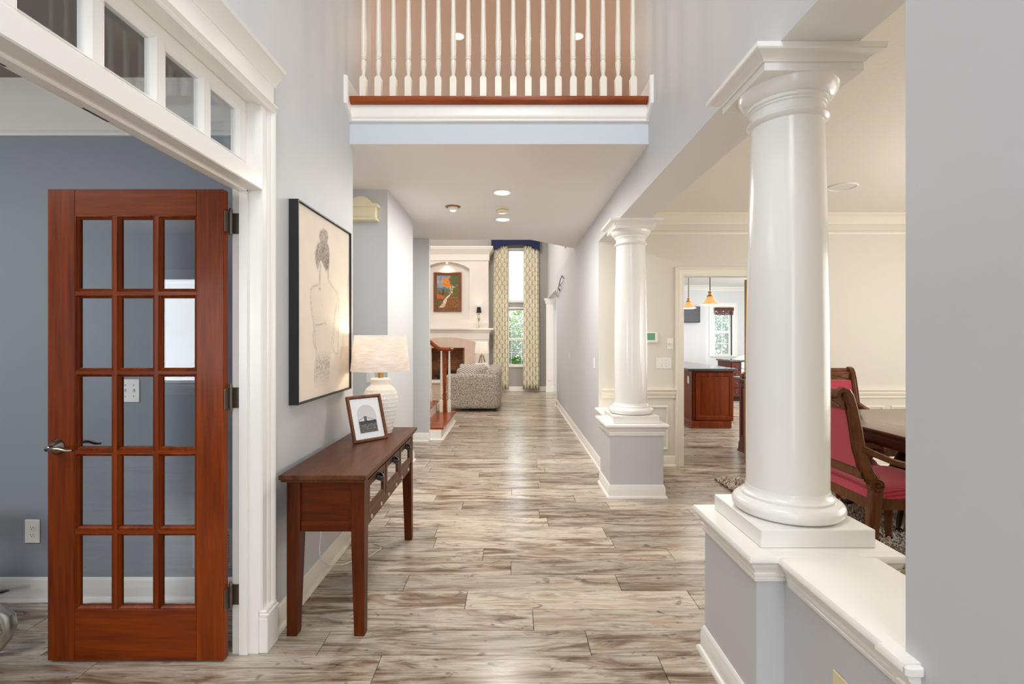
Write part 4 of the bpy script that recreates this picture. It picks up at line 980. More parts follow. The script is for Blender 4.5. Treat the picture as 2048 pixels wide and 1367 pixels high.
MB().lathe([(0, 0), (.02, .002), (.022, .012), (0, .016)], (-.972, 8.23, 1.215), 14).build('rail_button', M_TRIM, t)
t = thing('newel_post', 'turned cherry newel post between the white stair balusters', 'newel', (-1.108, 8.34, .17))
MB().box(-.032, .032, -.032, .032, .0008, .22, .003).build('block', W_STAIR, t, world=False)
MB().lathe([(.022, .22), (.028, .235), (.033, .27), (.030, .31), (.02, .335), (.030, .345), (.030, .36), (.022, .37), (.030, .42), (.032, .50), (.026, .8), (.02, 1.0), (.026, 1.01), (.026, 1.03)], n=20).build('turning', W_STAIR, t, world=False)

# ================================================================== LIVING ROOM
M_FIRE = plain('fireplace_paint', (226, 218, 208), .5)
YF = 12.6
t = sgroup('wall_fireplace', 'cream chimney breast with crown, arched niche and mantel', (-1.62, YF, 0))
fx0, fx1 = -4.2, -.57; nx, nw = -1.625, .577; nz0, nzs, nzt = 1.866, 3.14, 3.31
m = MB(); m.box(fx0, nx-nw, YF, 13.19, 0, 3.4); m.box(nx+nw, fx1, YF, 13.19, 0, 3.4); m.box(nx-nw, nx+nw, YF, 13.19, 1.15, nz0); m.box(nx-nw, nx-.46, YF, 13.19, 0, 1.15); m.box(nx+.46, nx+nw, YF, 13.19, 0, 1.15)
m.box(nx-nw, nx+nw, YF+.16, 13.19, nz0, 3.4); m.box(nx-nw, nx+nw, YF+.45, 13.19, 0, 1.15)
def archz(x):
    k = (x-nx)/nw; R = (nw**2+(nzt-nzs)**2)/(2*(nzt-nzs)); return nzt-R+math.sqrt(max(0, R*R-(k*nw)**2))
xs = [nx-nw+2*nw*i/16 for i in range(17)]
for a_, b_ in zip(xs, xs[1:]): m.loft([[Vector(p) for p in ((a_, YF, archz(a_)), (b_, YF, archz(b_)), (b_, YF, 3.4), (a_, YF, 3.4))], [Vector(p) for p in ((a_, YF+.16, archz(a_)), (b_, YF+.16, archz(b_)), (b_, YF+.16, 3.4), (a_, YF+.16, 3.4))]])
m.build('chimney_breast', M_FIRE, t)
m = MB(); m.sweep([(fx0, YF), (fx1, YF), (fx1, 13.19)], [(-o, h) for o, h in [(0, 3.34), (.02, 3.34), (.026, 3.352), (.02, 3.366), (.02, 3.50), (.03, 3.51), (.045, 3.55), (.09, 3.60), (.105, 3.62), (.105, 3.64), (.12, 3.65), (.12, 3.69), (0, 3.70)]])
m.box(fx0, fx1, YF, 13.19, 3.4, 3.70); m.build('crown', M_FIRE, t)
MB().sweep([(fx0, YF), (fx1+.0, YF), (fx1, 13.0)], [(-o, h) for o, h in [(0, 1.36), (.012, 1.36), (.012, 1.52), (.03, 1.54), (.05, 1.575), (.11, 1.60), (.13, 1.605), (.135, 1.64), (0, 1.642)]]).build('mantel_shelf', M_FIRE, t)
M_MARBLE = plain('pink_beige_marble', (206, 182, 164), .25, bscale=7, var=.16)
R2 = (.73**2+.11**2)/(2*.11); pr = [(-.73, 0), (-.455, 0), (-.455, 1.148), (.455, 1.148), (.455, 0), (.73, 0)]
for i in range(15):
    x = .73-1.46*i/14; pr.append((x, 1.41-R2+math.sqrt(R2*R2-x*x)))
m = MB()
for xa, xb in ((-.73, -.455), (.455, .73)): m.box(nx+xa, nx+xb, YF-.03, YF+.02, .0, 1.148)
xs = [-.73+1.46*i/14 for i in range(15)]; az = lambda x: 1.41-R2+math.sqrt(R2*R2-x*x)
for a_, b_ in zip(xs, xs[1:]): m.loft([[Vector((nx+x, y, z)) for x, z in ((a_, 1.148), (b_, 1.148), (b_, az(b_)), (a_, az(a_)))] for y in (YF-.03, YF+.02)])
m.build('marble_surround', M_MARBLE, t)
m, nt, N, LL, bs = nodes_of('firebox_brick'); tcn = N.new('ShaderNodeTexCoord'); bt = N.new('ShaderNodeTexBrick')
mp = N.new('ShaderNodeMapping'); mp.inputs['Rotation'].default_value = (PI/2, 0, 0); LL.new(tcn.outputs['Object'], mp.inputs[0]); LL.new(mp.outputs[0], bt.inputs[0])
bt.inputs['Scale'].default_value = 4.4; bt.inputs['Color1'].default_value = (*lin((150, 98, 62)), 1); bt.inputs['Color2'].default_value = (*lin((122, 78, 50)), 1); bt.inputs['Mortar'].default_value = (*lin((84, 58, 42)), 1); bt.inputs['Mortar Size'].default_value = .012
LL.new(bt.outputs[0], bs.inputs['Base Color']); bs.inputs['Roughness'].default_value = .85
m = MB(); m.box(nx-.46, nx+.46, YF+.40, YF+.449, .35, 1.15); m.box(nx-.46, nx-.41, YF+.021, YF+.40, .35, 1.15); m.box(nx+.41, nx+.459, YF+.021, YF+.40, .35, 1.15); m.box(nx-.41, nx+.41, YF+.021, YF+.40, 1.12, 1.149); m.build('firebox', MATS['firebox_brick'], t)
m = MB(); m.box(nx-1.0, nx+.99, 12.05, YF-.03, .30, .35, .006); m.build('hearth_slab', M_FIRE, t); MB().box(nx-.96, nx+.95, 12.09, YF-.03, 0, .30).build('hearth_front', M_MARBLE, t)
t = thing('fire_logs', 'dark log grate inside the brick fireplace', 'logs', (nx, YF+.2, .35))
for i, (dx, dy, dz, ln) in enumerate(((-.05, 0, .10, .28), (.03, .08, .11, .24), (0, .04, .17, .22))):
    MB().tube([(nx+dx-ln, YF+.16+dy, .35+dz), (nx+dx, YF+.155+dy, .36+dz), (nx+dx+ln, YF+.17+dy, .352+dz)], [.04, .045, .038], 9).build('log', plain('charred_log', (52, 40, 34), .9, bump=.5, bscale=30), t)
m = MB(); m.box(nx-.26, nx+.26, YF+.10, YF+.12, .40, .42); m.box(nx-.26, nx+.26, YF+.27, YF+.29, .40, .42)
for x in (-.24, .24):
    for y in (.10, .27): m.box(nx+x-.01, nx+x+.01, YF+y, YF+y+.02, .3505, .47)
m.build('grate', M_BLACK, t)
# landscape painting in the niche
t = thing('landscape_painting', 'framed painting of an orange tree above a garden path in the arched niche', 'picture', (nx, 12.72, 2.56))
px0, px1, pz0, pz1 = -1.968, -1.262, 2.065, 3.063
MB().sweep([(px0, pz0), (px0, pz1), (px1, pz1), (px1, pz0)], [(0, 0), (0, .05), (-.02, .06), (-.05, .042), (-.07, .035), (-.085, .02), (-.085, 0)], fn=lambda u, v, h: (u, YF+.158-h, v), closed=True).build('frame', W_FRAME, t)
def landscape(u, v):
    n = noise.noise((u*9, v*13, 3)); n2 = noise.noise((u*24, v*30, 8)); n3 = noise.noise((u*50, v*64, 5)); f = .5+.5*n3
    c = (132+34*n, 142+30*n, 156+24*n)                                     # sky
    if .46 < v < .62+.06*n: c = (92+50*n2, 104+44*n2, 96+34*n2)              # far hills
    if v < .50+.04*n: c = (70+74*f+30*n2, 62+52*f+24*n2, 34+22*f)            # ground
    if .60 < u < .86 and .46 < v < .70 and n2 > -.3: c = (206+30*n3, 186+30*n3, 140+20*n3)   # sunlit house
    if u < .36 and .30 < v < .46-.28*u+.06*n2: c = (190+40*n3, 88+44*n3, 40+20*n3)        # roofs
    if abs(u-.30) < .026*(1-(v-.46)*3.2) and .42 < v < .66: c = (34, 46, 38)
    d_ = math.hypot((u-.58)/.36, (v-.79)/.145)+.5*n+.35*n2
    if d_ < 1: c = (232-30*f, 168-66*f, 52-20*f) if n3 > -.18 else (128, 70, 26)
    if math.hypot((u-.88)/.30, (v-.86)/.20)+.45*n2 < 1: c = (52+56*f, 62+46*f, 30+22*f)
    if math.hypot((u-.93)/.20, (v-.52)/.18)+.4*n2 < 1: c = (62+60*f, 66+44*f, 32+18*f)
    if abs(u-.66-.03*math.sin(v*22)) < .014 and .42 < v < .80: c = (96, 62, 36)
    pc = .20+1.0*max(0, v-.03); pw_ = .115-.19*v
    if .03 < v < .44 and abs(u-pc-.03*math.sin(v*16)) < pw_+.035*n2: c = (214+26*n3, 196+26*n3, 168+24*n3)
    if v < .34 and u > pc+pw_ and n3 > .12: c = (186, 66+30*f, 44)
    if v < .30 and n2 < -.25: c = (48, 54, 30)
    return tuple(max(14, min(250, q)) for q in c)
sheet(84, 114, lambda u, v: (px0+.08+u*(px1-px0-.16), YF+.13, pz0+.08+v*(pz1-pz0-.16)), colfn=landscape).build('canvas', M_PRINTG, t, smooth=0)
MB().box(px0+.07, px1-.07, YF+.135, YF+.158, pz0+.07, pz1-.07).build('backing', M_BLACK, t)
for nm, x, y, z, e, col in (('niche_spot', nx, YF+.055, 3.27, 5, (1, .72, .42)),):
    l = bpy.data.lights.new(nm, 'SPOT'); l.energy = 14; l.spot_size = 1.9; l.spot_blend = .8; l.color = col; l.shadow_soft_size = .03
    q = bpy.data.objects.new(nm, l); COL.objects.link(q); q.location = (x, y, z); q.rotation_euler = (math.radians(12), 0, 0)
t = thing('niche_light', 'small warm light under the arch of the niche', 'light', (nx, YF+.08, 3.30))
MB().lathe([(0, 3.298), (.03, 3.298), (.028, 3.286), (0, 3.286)], (nx, YF+.08, 0), 16).build('lens', MATS['downlight_warm'], t); MB().lathe([(.03, 3.306), (.042, 3.304), (.04, 3.292), (.03, 3.288)], (nx, YF+.08, 0), 18, caps=False).build('trim_ring', M_BRASS, t)
# candlestick lamp on the mantel
t = thing('mantel_lamp', 'slender glass lamp with small black shade on the mantel shelf', 'lamp', (-.805, 12.53, 1.642))
MB().lathe([(0, .001), (.06, .001), (.06, .012), (.02, .02), (.012, .05), (.01, .14), (.014, .18), (.028, .22), (.038, .26), (.036, .30), (.02, .335), (.01, .35), (.008, .40), (0, .40)], n=24).build('lamp_base', plain('silvered_glass', (206, 196, 170), .15, metal=.7), t, world=False)
m = MB(); m.lathe([(.062, .385), (.045, .525), (.044, .525), (.061, .385)], n=28, caps=False); m.loft([m.v[84:112], m.v[0:28]], False, True); m.build('black_shade', plain('black_shade_cloth', (30, 27, 26), .8), t, world=False)
MB().lathe([(0, .40), (.014, .41), (.016, .44), (.008, .47), (0, .475)], n=14).build('candle_bulb', MATS['warm_bulb'], t, world=False)
l = bpy.data.lights.new('mantel_lamp_light', 'POINT'); l.energy = 5; l.color = (1, .84, .55); l.shadow_soft_size = .015; q = bpy.data.objects.new('mantel_lamp_light', l); COL.objects.link(q); q.location = (-.805, 12.53, 1.642+.455)

# tall window: upper picture sash and lower double hung sash
def window(name, label, x0, x1, z0, z1, y, muntins, rails, mid=None):
    w = sgroup(name, label, ((x0+x1)/2, y, (z0+z1)/2))
    MB().sweep([(x0, z0), (x0, z1), (x1, z1), (x1, z0)], [(.045, 0), (.045, .014), (.03, .022), (0, .02), (0, -.05), (-.035, -.05), (-.035, -.08), (.0, -.08)], fn=lambda u, v, h: (u, y-h, v), closed=True).build('frame', M_TRIM, w)
    MB().box(x0-.07, x1+.07, y-.06, y+.02, z0-.03, z0, .006).build('sill', M_TRIM, w)
    secs = [(z0, z1)] if mid is None else [(z0, mid), (mid, z1)]
    for k, (za, zb2) in enumerate(secs):
        yo = y+.055+(.02 if k else 0)
        s = MB().sweep([(x0+.02, za), (x0+.02, zb2), (x1-.02, zb2), (x1-.02, za)], [(0, 0), (0, .03), (-.032, .03), (-.036, .01), (-.036, 0)], fn=lambda u, v, h: (u, yo-h+.02, v), closed=True).build('sash', M_TRIM, w)
        for f in muntins: x = x0+.056+(x1-x0-.112)*f; MB().box(x-.008, x+.008, yo-.004, yo+.012, za+.03, zb2-.03).build('muntin', M_TRIM, s)
        for f in rails: z = za+.034+(zb2-za-.068)*f; MB().box(x0+.05, x1-.05, yo-.003, yo+.011, z-.008, z+.008).build('muntin', M_TRIM, s)
        MB().box(x0+.05, x1-.05, yo+.002, yo+.006, za+.03, zb2-.03).build('pane', G_WIN, s)
    return w
window('window_2', 'lower white sash window between the patterned curtains', LW[0], LW[1], .66, 2.16, 13.2, (.12, .88), (.5,), 1.36)
window('window_2_upper', 'tall upper white window pane between the patterned curtains', LW[0], LW[1], 2.36, 3.72, 13.2, (), ())
# curtains
m, nt, N, LL, bs = nodes_of('trellis_curtain')
uvn = N.new('ShaderNodeUVMap'); sx = N.new('ShaderNodeSeparateXYZ'); LL.new(uvn.outputs[0], sx.inputs[0])
def mth(op, a, b=None, c=None):
    q = N.new('ShaderNodeMath'); q.operation = op
    for i, x in enumerate((a, b, c)):
        if x is None: continue
        if isinstance(x, (int, float)): q.inputs[i].default_value = x
        else: LL.new(x, q.inputs[i])
    return q.outputs[0]
sn = mth('SINE', mth('MULTIPLY', sx.outputs[1], 2*PI))
def lines(sign, ph, wd):
    fr = mth('FRACT', mth('ADD', mth('MULTIPLY_ADD', sn, .25*sign, sx.outputs[0]), ph)); return mth('LESS_THAN', mth('ABSOLUTE', mth('SUBTRACT', fr, .5)), wd)
k = mth('MAXIMUM', lines(1, 0, .033), lines(-1, .5, .033))
k2 = mth('MAXIMUM', lines(.55, 0, .03), lines(-.55, .5, .03))
mx = N.new('ShaderNodeMixRGB'); mx.inputs[1].default_value = (*lin((250, 245, 226)), 1); mx.inputs[2].default_value = (*lin((160, 156, 146)), 1); LL.new(k, mx.inputs[0])
mx2 = N.new('ShaderNodeMixRGB'); mx2.inputs[2].default_value = (*lin((238, 219, 156)), 1); LL.new(mth('MULTIPLY', k2, .4), mx2.inputs[0]); LL.new(mx.outputs[0], mx2.inputs[1])
LL.new(mx2.outputs[0], bs.inputs['Base Color']); bs.inputs['Roughness'].default_value = .9
tl = N.new('ShaderNodeBsdfTranslucent'); LL.new(mx2.outputs[0], tl.inputs[0]); mxs = N.new('ShaderNodeMixShader'); mxs.inputs[0].default_value = .08
LL.new(bs.outputs[0], mxs.inputs[1]); LL.new(tl.outputs[0], mxs.inputs[2]); LL.new(mxs.outputs[0], N['Material Output'].inputs[0])
def curtain(x0, x1, label, flare):
    def fn(u, v):
        z = .05+v*3.78; s = 1-.12*v*flare
        cx = (x0+x1)/2; x = cx+(x0+(x1-x0)*u-cx)*s
        return (x+.006*math.sin(u*31), 13.06+.045*math.sin(u*2*PI*5.5+.5*math.sin(v*3))*(.8+.3*(1-v)), z)
    o = sheet(110, 24, fn, (3.0, 16)).build('curtain', MATS['trellis_curtain'], None, smooth=60)
    md = o.modifiers.new('cloth', 'SOLIDIFY'); md.thickness = .004
    return tag(o, label, 'curtain')
curtain(-.47, -.055, 'yellow grey trellis curtain between fireplace and tall window', 1.0)
curtain(.31, .745, 'yellow grey trellis curtain between tall window and corner pilaster', 1.0)
m = MB(); zt = 4.2; pr = [(-.51, zt), (-.51, 3.69), (-.36, 3.70), (-.31, 3.73), (-.26, 3.79), (-.20, 3.805), (.44, 3.805), (.50, 3.79), (.55, 3.73), (.60, 3.70), (.745, 3.68), (.745, zt)]
n0 = len(pr); m.loft([[Vector((x, y, z)) for x, z in pr] for y in (12.93, 12.95)])
m.box(-.51, -.49, 12.95, 13.195, 3.69, zt); m.box(.725, .745, 12.95, 13.195, 3.68, zt); m.box(-.51, .745, 12.93, 13.195, zt-.02, zt)
tag(m.build('curtain_valance', plain('navy_cloth', (30, 40, 78), .85), None, smooth=0), 'navy blue scalloped cornice valance above the trellis curtains', 'valance')
# pilaster of the side opening
t = sgroup('trim_pilaster', 'white panelled pilaster with cap at the end of the side opening', (1.0, 12.93, 0))
MB().box(.905, 1.09, 12.86, 12.98, 0, 2.30, .004).build('shaft', M_TRIM, t); MB().box(.93, 1.065, 12.85, 12.862, .3, 2.2, .004).build('panel', M_TRIM, t)
MB().sweep([(.905, 12.86), (.905, 12.98), (1.09, 12.98), (1.09, 12.86)], [(0, 2.26), (.012, 2.27), (.016, 2.29), (.03, 2.33), (.036, 2.36), (.05, 2.37), (.05, 2.41), (-.05, 2.41)], closed=True).build('cap', M_TRIM, t)
MB().box(.895, 1.10, 12.85, 12.985, 0, .16, .004).build('plinth', M_TRIM, t)
m = MB(); m.box(XR-.006, 1.076, 10.42, 10.44, 0, 2.42, .002); struct(m, 'trim_wall_end', M_TRIM, 'white edge trim at the end of the long grey wall')
t = thing('wall_scroll', 'dark iron scroll bracket high on the end of the long wall', 'wall decor', (XR-.03, 9.7, 2.45))
MB().tube([(XR-.012, 8.95, 2.46), (XR-.03, 9.1, 2.53), (XR-.04, 9.3, 2.47), (XR-.035, 9.7, 2.37), (XR-.03, 10.1, 2.30), (XR-.012, 10.3, 2.27)], .009, 8).build('upper_scroll', M_BRONZE, t)
MB().tube([(XR-.012, 8.98, 2.42), (XR-.05, 9.2, 2.38), (XR-.06, 9.5, 2.33), (XR-.05, 9.9, 2.28), (XR-.012, 10.25, 2.24)], .008, 8).build('lower_scroll', M_PEWTER, t)
MB().tube([(XR-.012, 9.55, 2.41), (XR-.05, 9.6, 2.36), (XR-.012, 9.66, 2.31)], .012, 8).build('clasp', M_BRONZE, t)

# sofa
m, nt, N, LL, bs = nodes_of('boucle'); tcn = N.new('ShaderNodeTexCoord'); nz1 = N.new('ShaderNodeTexNoise'); nz1.inputs['Scale'].default_value = 55; nz1.inputs['Detail'].default_value = 3; LL.new(tcn.outputs['Object'], nz1.inputs['Vector'])
cr = N.new('ShaderNodeValToRGB'); cr.color_ramp.elements[0].position = .36; cr.color_ramp.elements[0].color = (*lin((118, 108, 96)), 1); cr.color_ramp.elements[1].position = .62; cr.color_ramp.elements[1].color = (*lin((206, 198, 186)), 1)
LL.new(nz1.outputs['Fac'], cr.inputs[0]); LL.new(cr.outputs[0], bs.inputs['Base Color']); bs.inputs['Roughness'].default_value = .95
bp = N.new('ShaderNodeBump'); bp.inputs['Strength'].default_value = .6; bp.inputs['Distance'].default_value = .01; LL.new(nz1.outputs['Fac'], bp.inputs['Height']); LL.new(bp.outputs[0], bs.inputs['Normal'])
t = thing('sofa', 'grey speckled boucle sofa seen from its arm end beyond the stair', 'sofa', (-.74, 10.5, 0)); MBO = MATS['boucle']
rbox(-1.24, -.24, 9.42, 9.68, .055, .71, .075, 5).build('armrest', MBO, t)
rbox(-1.24, -.24, 11.32, 11.58, .055, .71, .075, 5).build('armrest', MBO, t)
rbox(-.50, -.205, 9.46, 11.54, .05, .80, .10, 5).build('backrest', MBO, t)
rbox(-1.22, -.40, 9.6, 11.4, .06, .30, .03).build('seat_base', MBO, t)
for ya in (9.69, 10.5): rbox(-1.25, -.51, ya, ya+.80, .29, .47, .05).build('seat_cushion', MBO, t)
for ya in (9.69, 10.5): rbox(-.68, -.46, ya, ya+.80, .44, .84, .08).build('back_cushion', MBO, t)
for x in (-1.18, -.30):
    for y in (9.5, 11.5): MB().lathe([(.024, 0), (.028, .07)], (x, y, 0), 12).build('foot', M_BLACK, t)
m, nt, N, LL, bs = nodes_of('striped_cloth'); tcn = N.new('ShaderNodeTexCoord'); wv_ = N.new('ShaderNodeTexWave'); wv_.inputs['Scale'].default_value = 11; wv_.bands_direction = 'DIAGONAL'; LL.new(tcn.outputs['Object'], wv_.inputs['Vector'])
cr = N.new('ShaderNodeValToRGB'); cr.color_ramp.elements[0].position = .4; cr.color_ramp.elements[0].color = (*lin((84, 78, 74)), 1); cr.color_ramp.elements[1].position = .5; cr.color_ramp.elements[1].color = (*lin((232, 226, 216)), 1)
LL.new(wv_.outputs['Fac'], cr.inputs[0]); LL.new(cr.outputs[0], bs.inputs['Base Color']); bs.inputs['Roughness'].default_value = .9
def cushion(name, label, c, half, mat, rot):
    m = sheet(18, 18, lambda u, v: (0, 0, 0)); R = Matrix.Rotation(rot[2], 3, 'Z') @ Matrix.Rotation(rot[1], 3, 'Y') @ Matrix.Rotation(rot[0], 3, 'X'); m = MB()
    n = 16
    for s in (1, -1):
        vs = []
        for j in range(n+1):
            for i in range(n+1):
                a, b_ = 2*i/n-1, 2*j/n-1
                th_ = half[2]*((1-abs(a)**2.6)*(1-abs(b_)**2.6))**.5; pin = 1-.06*(1-abs(a*b_))
                vs.append(Vector(c)+R @ Vector((a*half[0]*(pin if abs(b_) < 1 else 1), b_*half[1]*(pin if abs(a) < 1 else 1), s*th_)))
        m.add(vs, [(j*(n+1)+i, j*(n+1)+i+1, (j+1)*(n+1)+i+1, (j+1)*(n+1)+i) for j in range(n) for i in range(n)])
    return tag(m.build(name, mat, None, smooth=70, org=c), label, 'cushion')
cushion('throw_pillow', 'grey and cream striped cushion leaning on the sofa arm', (-.78, 9.83, .655), (.25, .25, .075), MATS['striped_cloth'], (math.radians(66), 0, math.radians(-6)))
cushion('throw_pillow', 'plain pale cushion behind the striped one on the sofa', (-.545, 10.12, .69), (.22, .22, .08), plain('pale_cloth', (226, 222, 214), .9), (math.radians(70), 0, math.radians(55)))
# tripod lamp behind the sofa
t = thing('tripod_lamp', 'wooden tripod lamp with white shade standing behind the sofa', 'lamp', (-.70, 12.0, 0))
m = MB(); m.lathe([(.172, 1.03), (.148, 1.30), (.147, 1.30), (.171, 1.03)], n=40, caps=False); m.loft([m.v[120:160], m.v[0:40]], False, True); m.build('lamp_shade', MATS['linen_shade'], t, world=False)
for k in range(3):
    a = .5+k*2*PI/3; MB().tube([(.035*math.cos(a), .035*math.sin(a), .98), (.30*math.cos(a), .30*math.sin(a), 0.004)], [.016, .013], 10).build('leg', plain('greyed_wood', (150, 132, 112), .6), t, world=False)
MB().lathe([(.05, .96), (.05, .985), (.015, .99), (.012, 1.10), (0, 1.10)], n=16).build('stem', M_BRASS, t, world=False)
sp = MB()
for k in range(3): sp.tube([(0, 0, 1.09), (.15*math.cos(k*2.094), .15*math.sin(k*2.094), 1.27)], .003, 6)
sp.build('shade_spider', M_BRASS, t, world=False)
MB().lathe([(0, 1.10), (.03, 1.13), (.03, 1.16), (0, 1.19)], n=14).build('light_bulb', MATS['warm_bulb'], t, world=False)
l = bpy.data.lights.new('tripod_lamp_light', 'POINT'); l.energy = 6; l.color = (1, .9, .78); l.shadow_soft_size = .03; q = bpy.data.objects.new('tripod_lamp_light', l); COL.objects.link(q); q.location = (-.70, 12.0, 1.20)

# ================================================================== KITCHEN
M_GRANITE = plain('dark_granite', (74, 76, 78), .15, bscale=120, var=.35)
def raised_door(par, x0, x1, z0, z1, fn, mat, nm='door_panel'):
    m = MB(); m.sweep([(x0, z0), (x0, z1), (x1, z1), (x1, z0)], [(0, -.001), (0, .018), (-.004, .021), (-.052, .021), (-.058, .014), (-.064, .010), (-.066, -.001)], fn=fn, closed=True)
    fr = m.build(nm, mat, par)
    q = MB(); a, b_, c, e = x0+.064, x1-.064, z0+.064, z1-.064
    q.loft([[Vector(fn(u, v, h)) for u, v in ((a+i, c+i), (b_-i, c+i), (b_-i, e-i), (a+i, e-i))] for i, h in ((0, 0), (0, .009), (.032, .018))])
    q.build('raised_panel', mat, fr); return fr
t = thing('kitchen_island', 'cherry kitchen island with raised end panel and dark stone top', 'island', (3.13, 8.8, 0))
ix0, ix1, iy0, iy1 = 2.815, 3.45, 7.756, 9.9
MB().box(ix0, ix1-.03, iy0, iy1, 0, .88).build('body', W_KIT, t)
MB().box(ix0+.0, ix1, iy0-.0, iy0+.03, .105, .88).build('end_board', W_KIT, t)
raised_door(t, ix0+.05, ix1-.01, .13, .86, lambda u, v, h: (u, iy0-h, v), W_KIT)
MB().sweep([(ix0, 9.9), (ix0, iy0), (ix1-.07, iy0)], [(-o, h) for o, h in [(0, 0), (.04, 0), (.04, .012), (.026, .022), (.022, .025), (.022, .09), (.012, .105), (0, .112)]]).build('base_molding', W_KIT, t)
MB().box(ix0-.09, ix1+.045, iy0-.06, iy1+.06, .885, .925, .008).build('stone_top', M_GRANITE, t)
plate('wall_outlet', 'white outlet on the side of the kitchen island', 'outlet', 7.93, .735, 0, .075, .115, 'rocker', fn=lambda x, dpt, z: (ix0-dpt, x, z))
t = thing('base_cabinet', 'dark cherry base cabinet just inside the kitchen doorway', 'cabinet', (3.1, 5.95, 0))
cx0 = 2.86; MB().box(cx0, 3.6, 5.62, 6.26, .10, .875).build('body', W_KITD, t); MB().box(cx0+.03, 3.55, 5.64, 6.20, 0, .10).build('toe_kick', W_KITD, t)
raised_door(t, 5.66, 6.22, .14, .85, lambda u, v, h: (cx0-h, u, v), W_KITD, 'door')
MB().sweep([(cx0, 6.26), (cx0, 5.62)], [(-o, h) for o, h in [(0, 0), (.03, 0), (.03, .012), (.016, .02), (.012, .10), (0, .11)]]).build('base_molding', W_KITD, t)
MB().box(cx0-.05, 3.62, 5.60, 6.33, .88, .915, .006).build('stone_top', M_GRANITE, t)
t = thing('drawer_cabinet', 'distant dark cherry drawer cabinet with stone top by the kitchen window', 'cabinet', (5.3, 11.3, 0))
MB().box(4.84, 6.4, 11.02, 11.7, .09, .87).build('body', W_KITD, t); MB().box(4.88, 6.36, 11.06, 11.6, 0, .09).build('toe_kick', M_DARK, t)
for xa, xb in ((4.86, 5.05),):
    for za, zb2 in ((.70, .85), (.51, .68), (.31, .49), (.11, .29)):
        dr = MB().box(xa, xb, 10.998, 11.02, za, zb2, .004).build('drawer', W_KITD, t)
        MB().lathe([(.006, 10.998), (.006, 10.985), (.014, 10.978), (.012, 10.97), (0, 10.968)], ((xa+xb)/2, 0, (za+zb2)/2), 12, 'y').build('knob', M_BRONZE, dr)
MB().box(4.80, 6.44, 10.97, 11.72, .875, .91, .006).build('stone_top', M_GRANITE, t)
t = thing('dishwasher', 'white dishwasher front beside the distant kitchen drawers', 'dishwasher', (5.36, 11.0, 0))
MB().box(5.06, 5.66, 10.975, 11.018, .10, .72, .006).build('door', M_PLASTIC, t); MB().box(5.06, 5.66, 10.97, 11.018, .73, .865, .006).build('control_panel', M_PLASTIC, t); MB().tube([(5.10, 10.95, .70), (5.62, 10.95, .70)], .01, 8).build('handle', M_NICKEL, t)
m = sheet(20, 14, lambda u, v: (5.02+.5*u, 11.1+.3*v, .912+.11*math.sin(PI*u)**.7*math.sin(PI*v)**.7*(.8+.3*noise.noise((u*5, v*5, 1))))); m.loft([[Vector((5.02, 11.1, .9105)), Vector((5.52, 11.1, .9105)), Vector((5.52, 11.4, .9105)), Vector((5.02, 11.4, .9105))], [Vector((5.02, 11.1, .912)), Vector((5.52, 11.1, .912)), Vector((5.52, 11.4, .912)), Vector((5.02, 11.4, .912))]]); m.uv = None
tag(m.build('dish_towel', plain('cream_towel', (236, 228, 212), .9), None), 'crumpled cream towel on the distant kitchen worktop', 'towel')
t = thing('television', 'black wall television on the far kitchen wall', 'television', (4.6, 12.86, 2.0))
MB().box(4.30, 4.845, 12.80, 12.85, 1.79, 2.20, .006).build('housing', M_BLACK, t); MB().box(4.315, 4.83, 12.797, 12.801, 1.81, 2.185, .001).build('screen', plain('dark_screen', (34, 24, 22), .12), t); MB().box(4.5, 4.65, 12.85, 12.899, 1.9, 2.1).build('wall_bracket', M_BLACK, t)
window('window_3', 'white kitchen sash window under a reddish wooden blind', KW[0], KW[1], KW[2], KW[3], 13.3, (.5,), (.5,), 1.55)
for nm, x0, x1 in (('casing', 5.29, 6.05),):
    struct(MB().sweep([(5.385, .90), (5.385, 2.22), (5.90, 2.22), (5.90, .90)], [(0, 0), (0, .014), (.03, .02), (.07, .02), (.09, .03), (.11, .026), (.11, 0)], fn=lambda u, v, h: (u, 13.3-h, v)), 'trim_kitchen_window', M_TRIM, 'white casing around the kitchen window')
t = thing('wooden_blind', 'raised reddish wooden blind at the top of the kitchen window', 'blind', (5.64, 13.24, 2.15))
for i in range(5): MB().box(5.41, 5.88, 13.215, 13.255, 2.03+i*.014, 2.041+i*.014, .002).build('slat', W_KITD, t)
MB().box(5.40, 5.89, 13.205, 13.262, 2.105, 2.20, .004).build('head_valance', W_KITD, t); MB().box(5.41, 5.88, 13.213, 13.257, 2.008, 2.027, .003).build('bottom_rail', W_KITD, t)
for x in (5.50, 5.79): MB().tube([(x, 13.21, 2.01), (x, 13.209, 2.11)], .004, 6).build('ladder_cord', W_KIT, t)
tag(MB().box(-.018, .018, 0, .28, 0, 2.05, .003).build('pocket_door', W_TANDOOR, None, org=(0, 0, 0)), 'tan wooden door seen edge on inside the kitchen doorway', 'door'); o = bpy.data.objects['pocket_door']; o['kind'] = 'thing'; o.location = (2.634, 5.60, 0); o.rotation_euler = (0, 0, -math.atan2(2.655, 5.6)-.0)
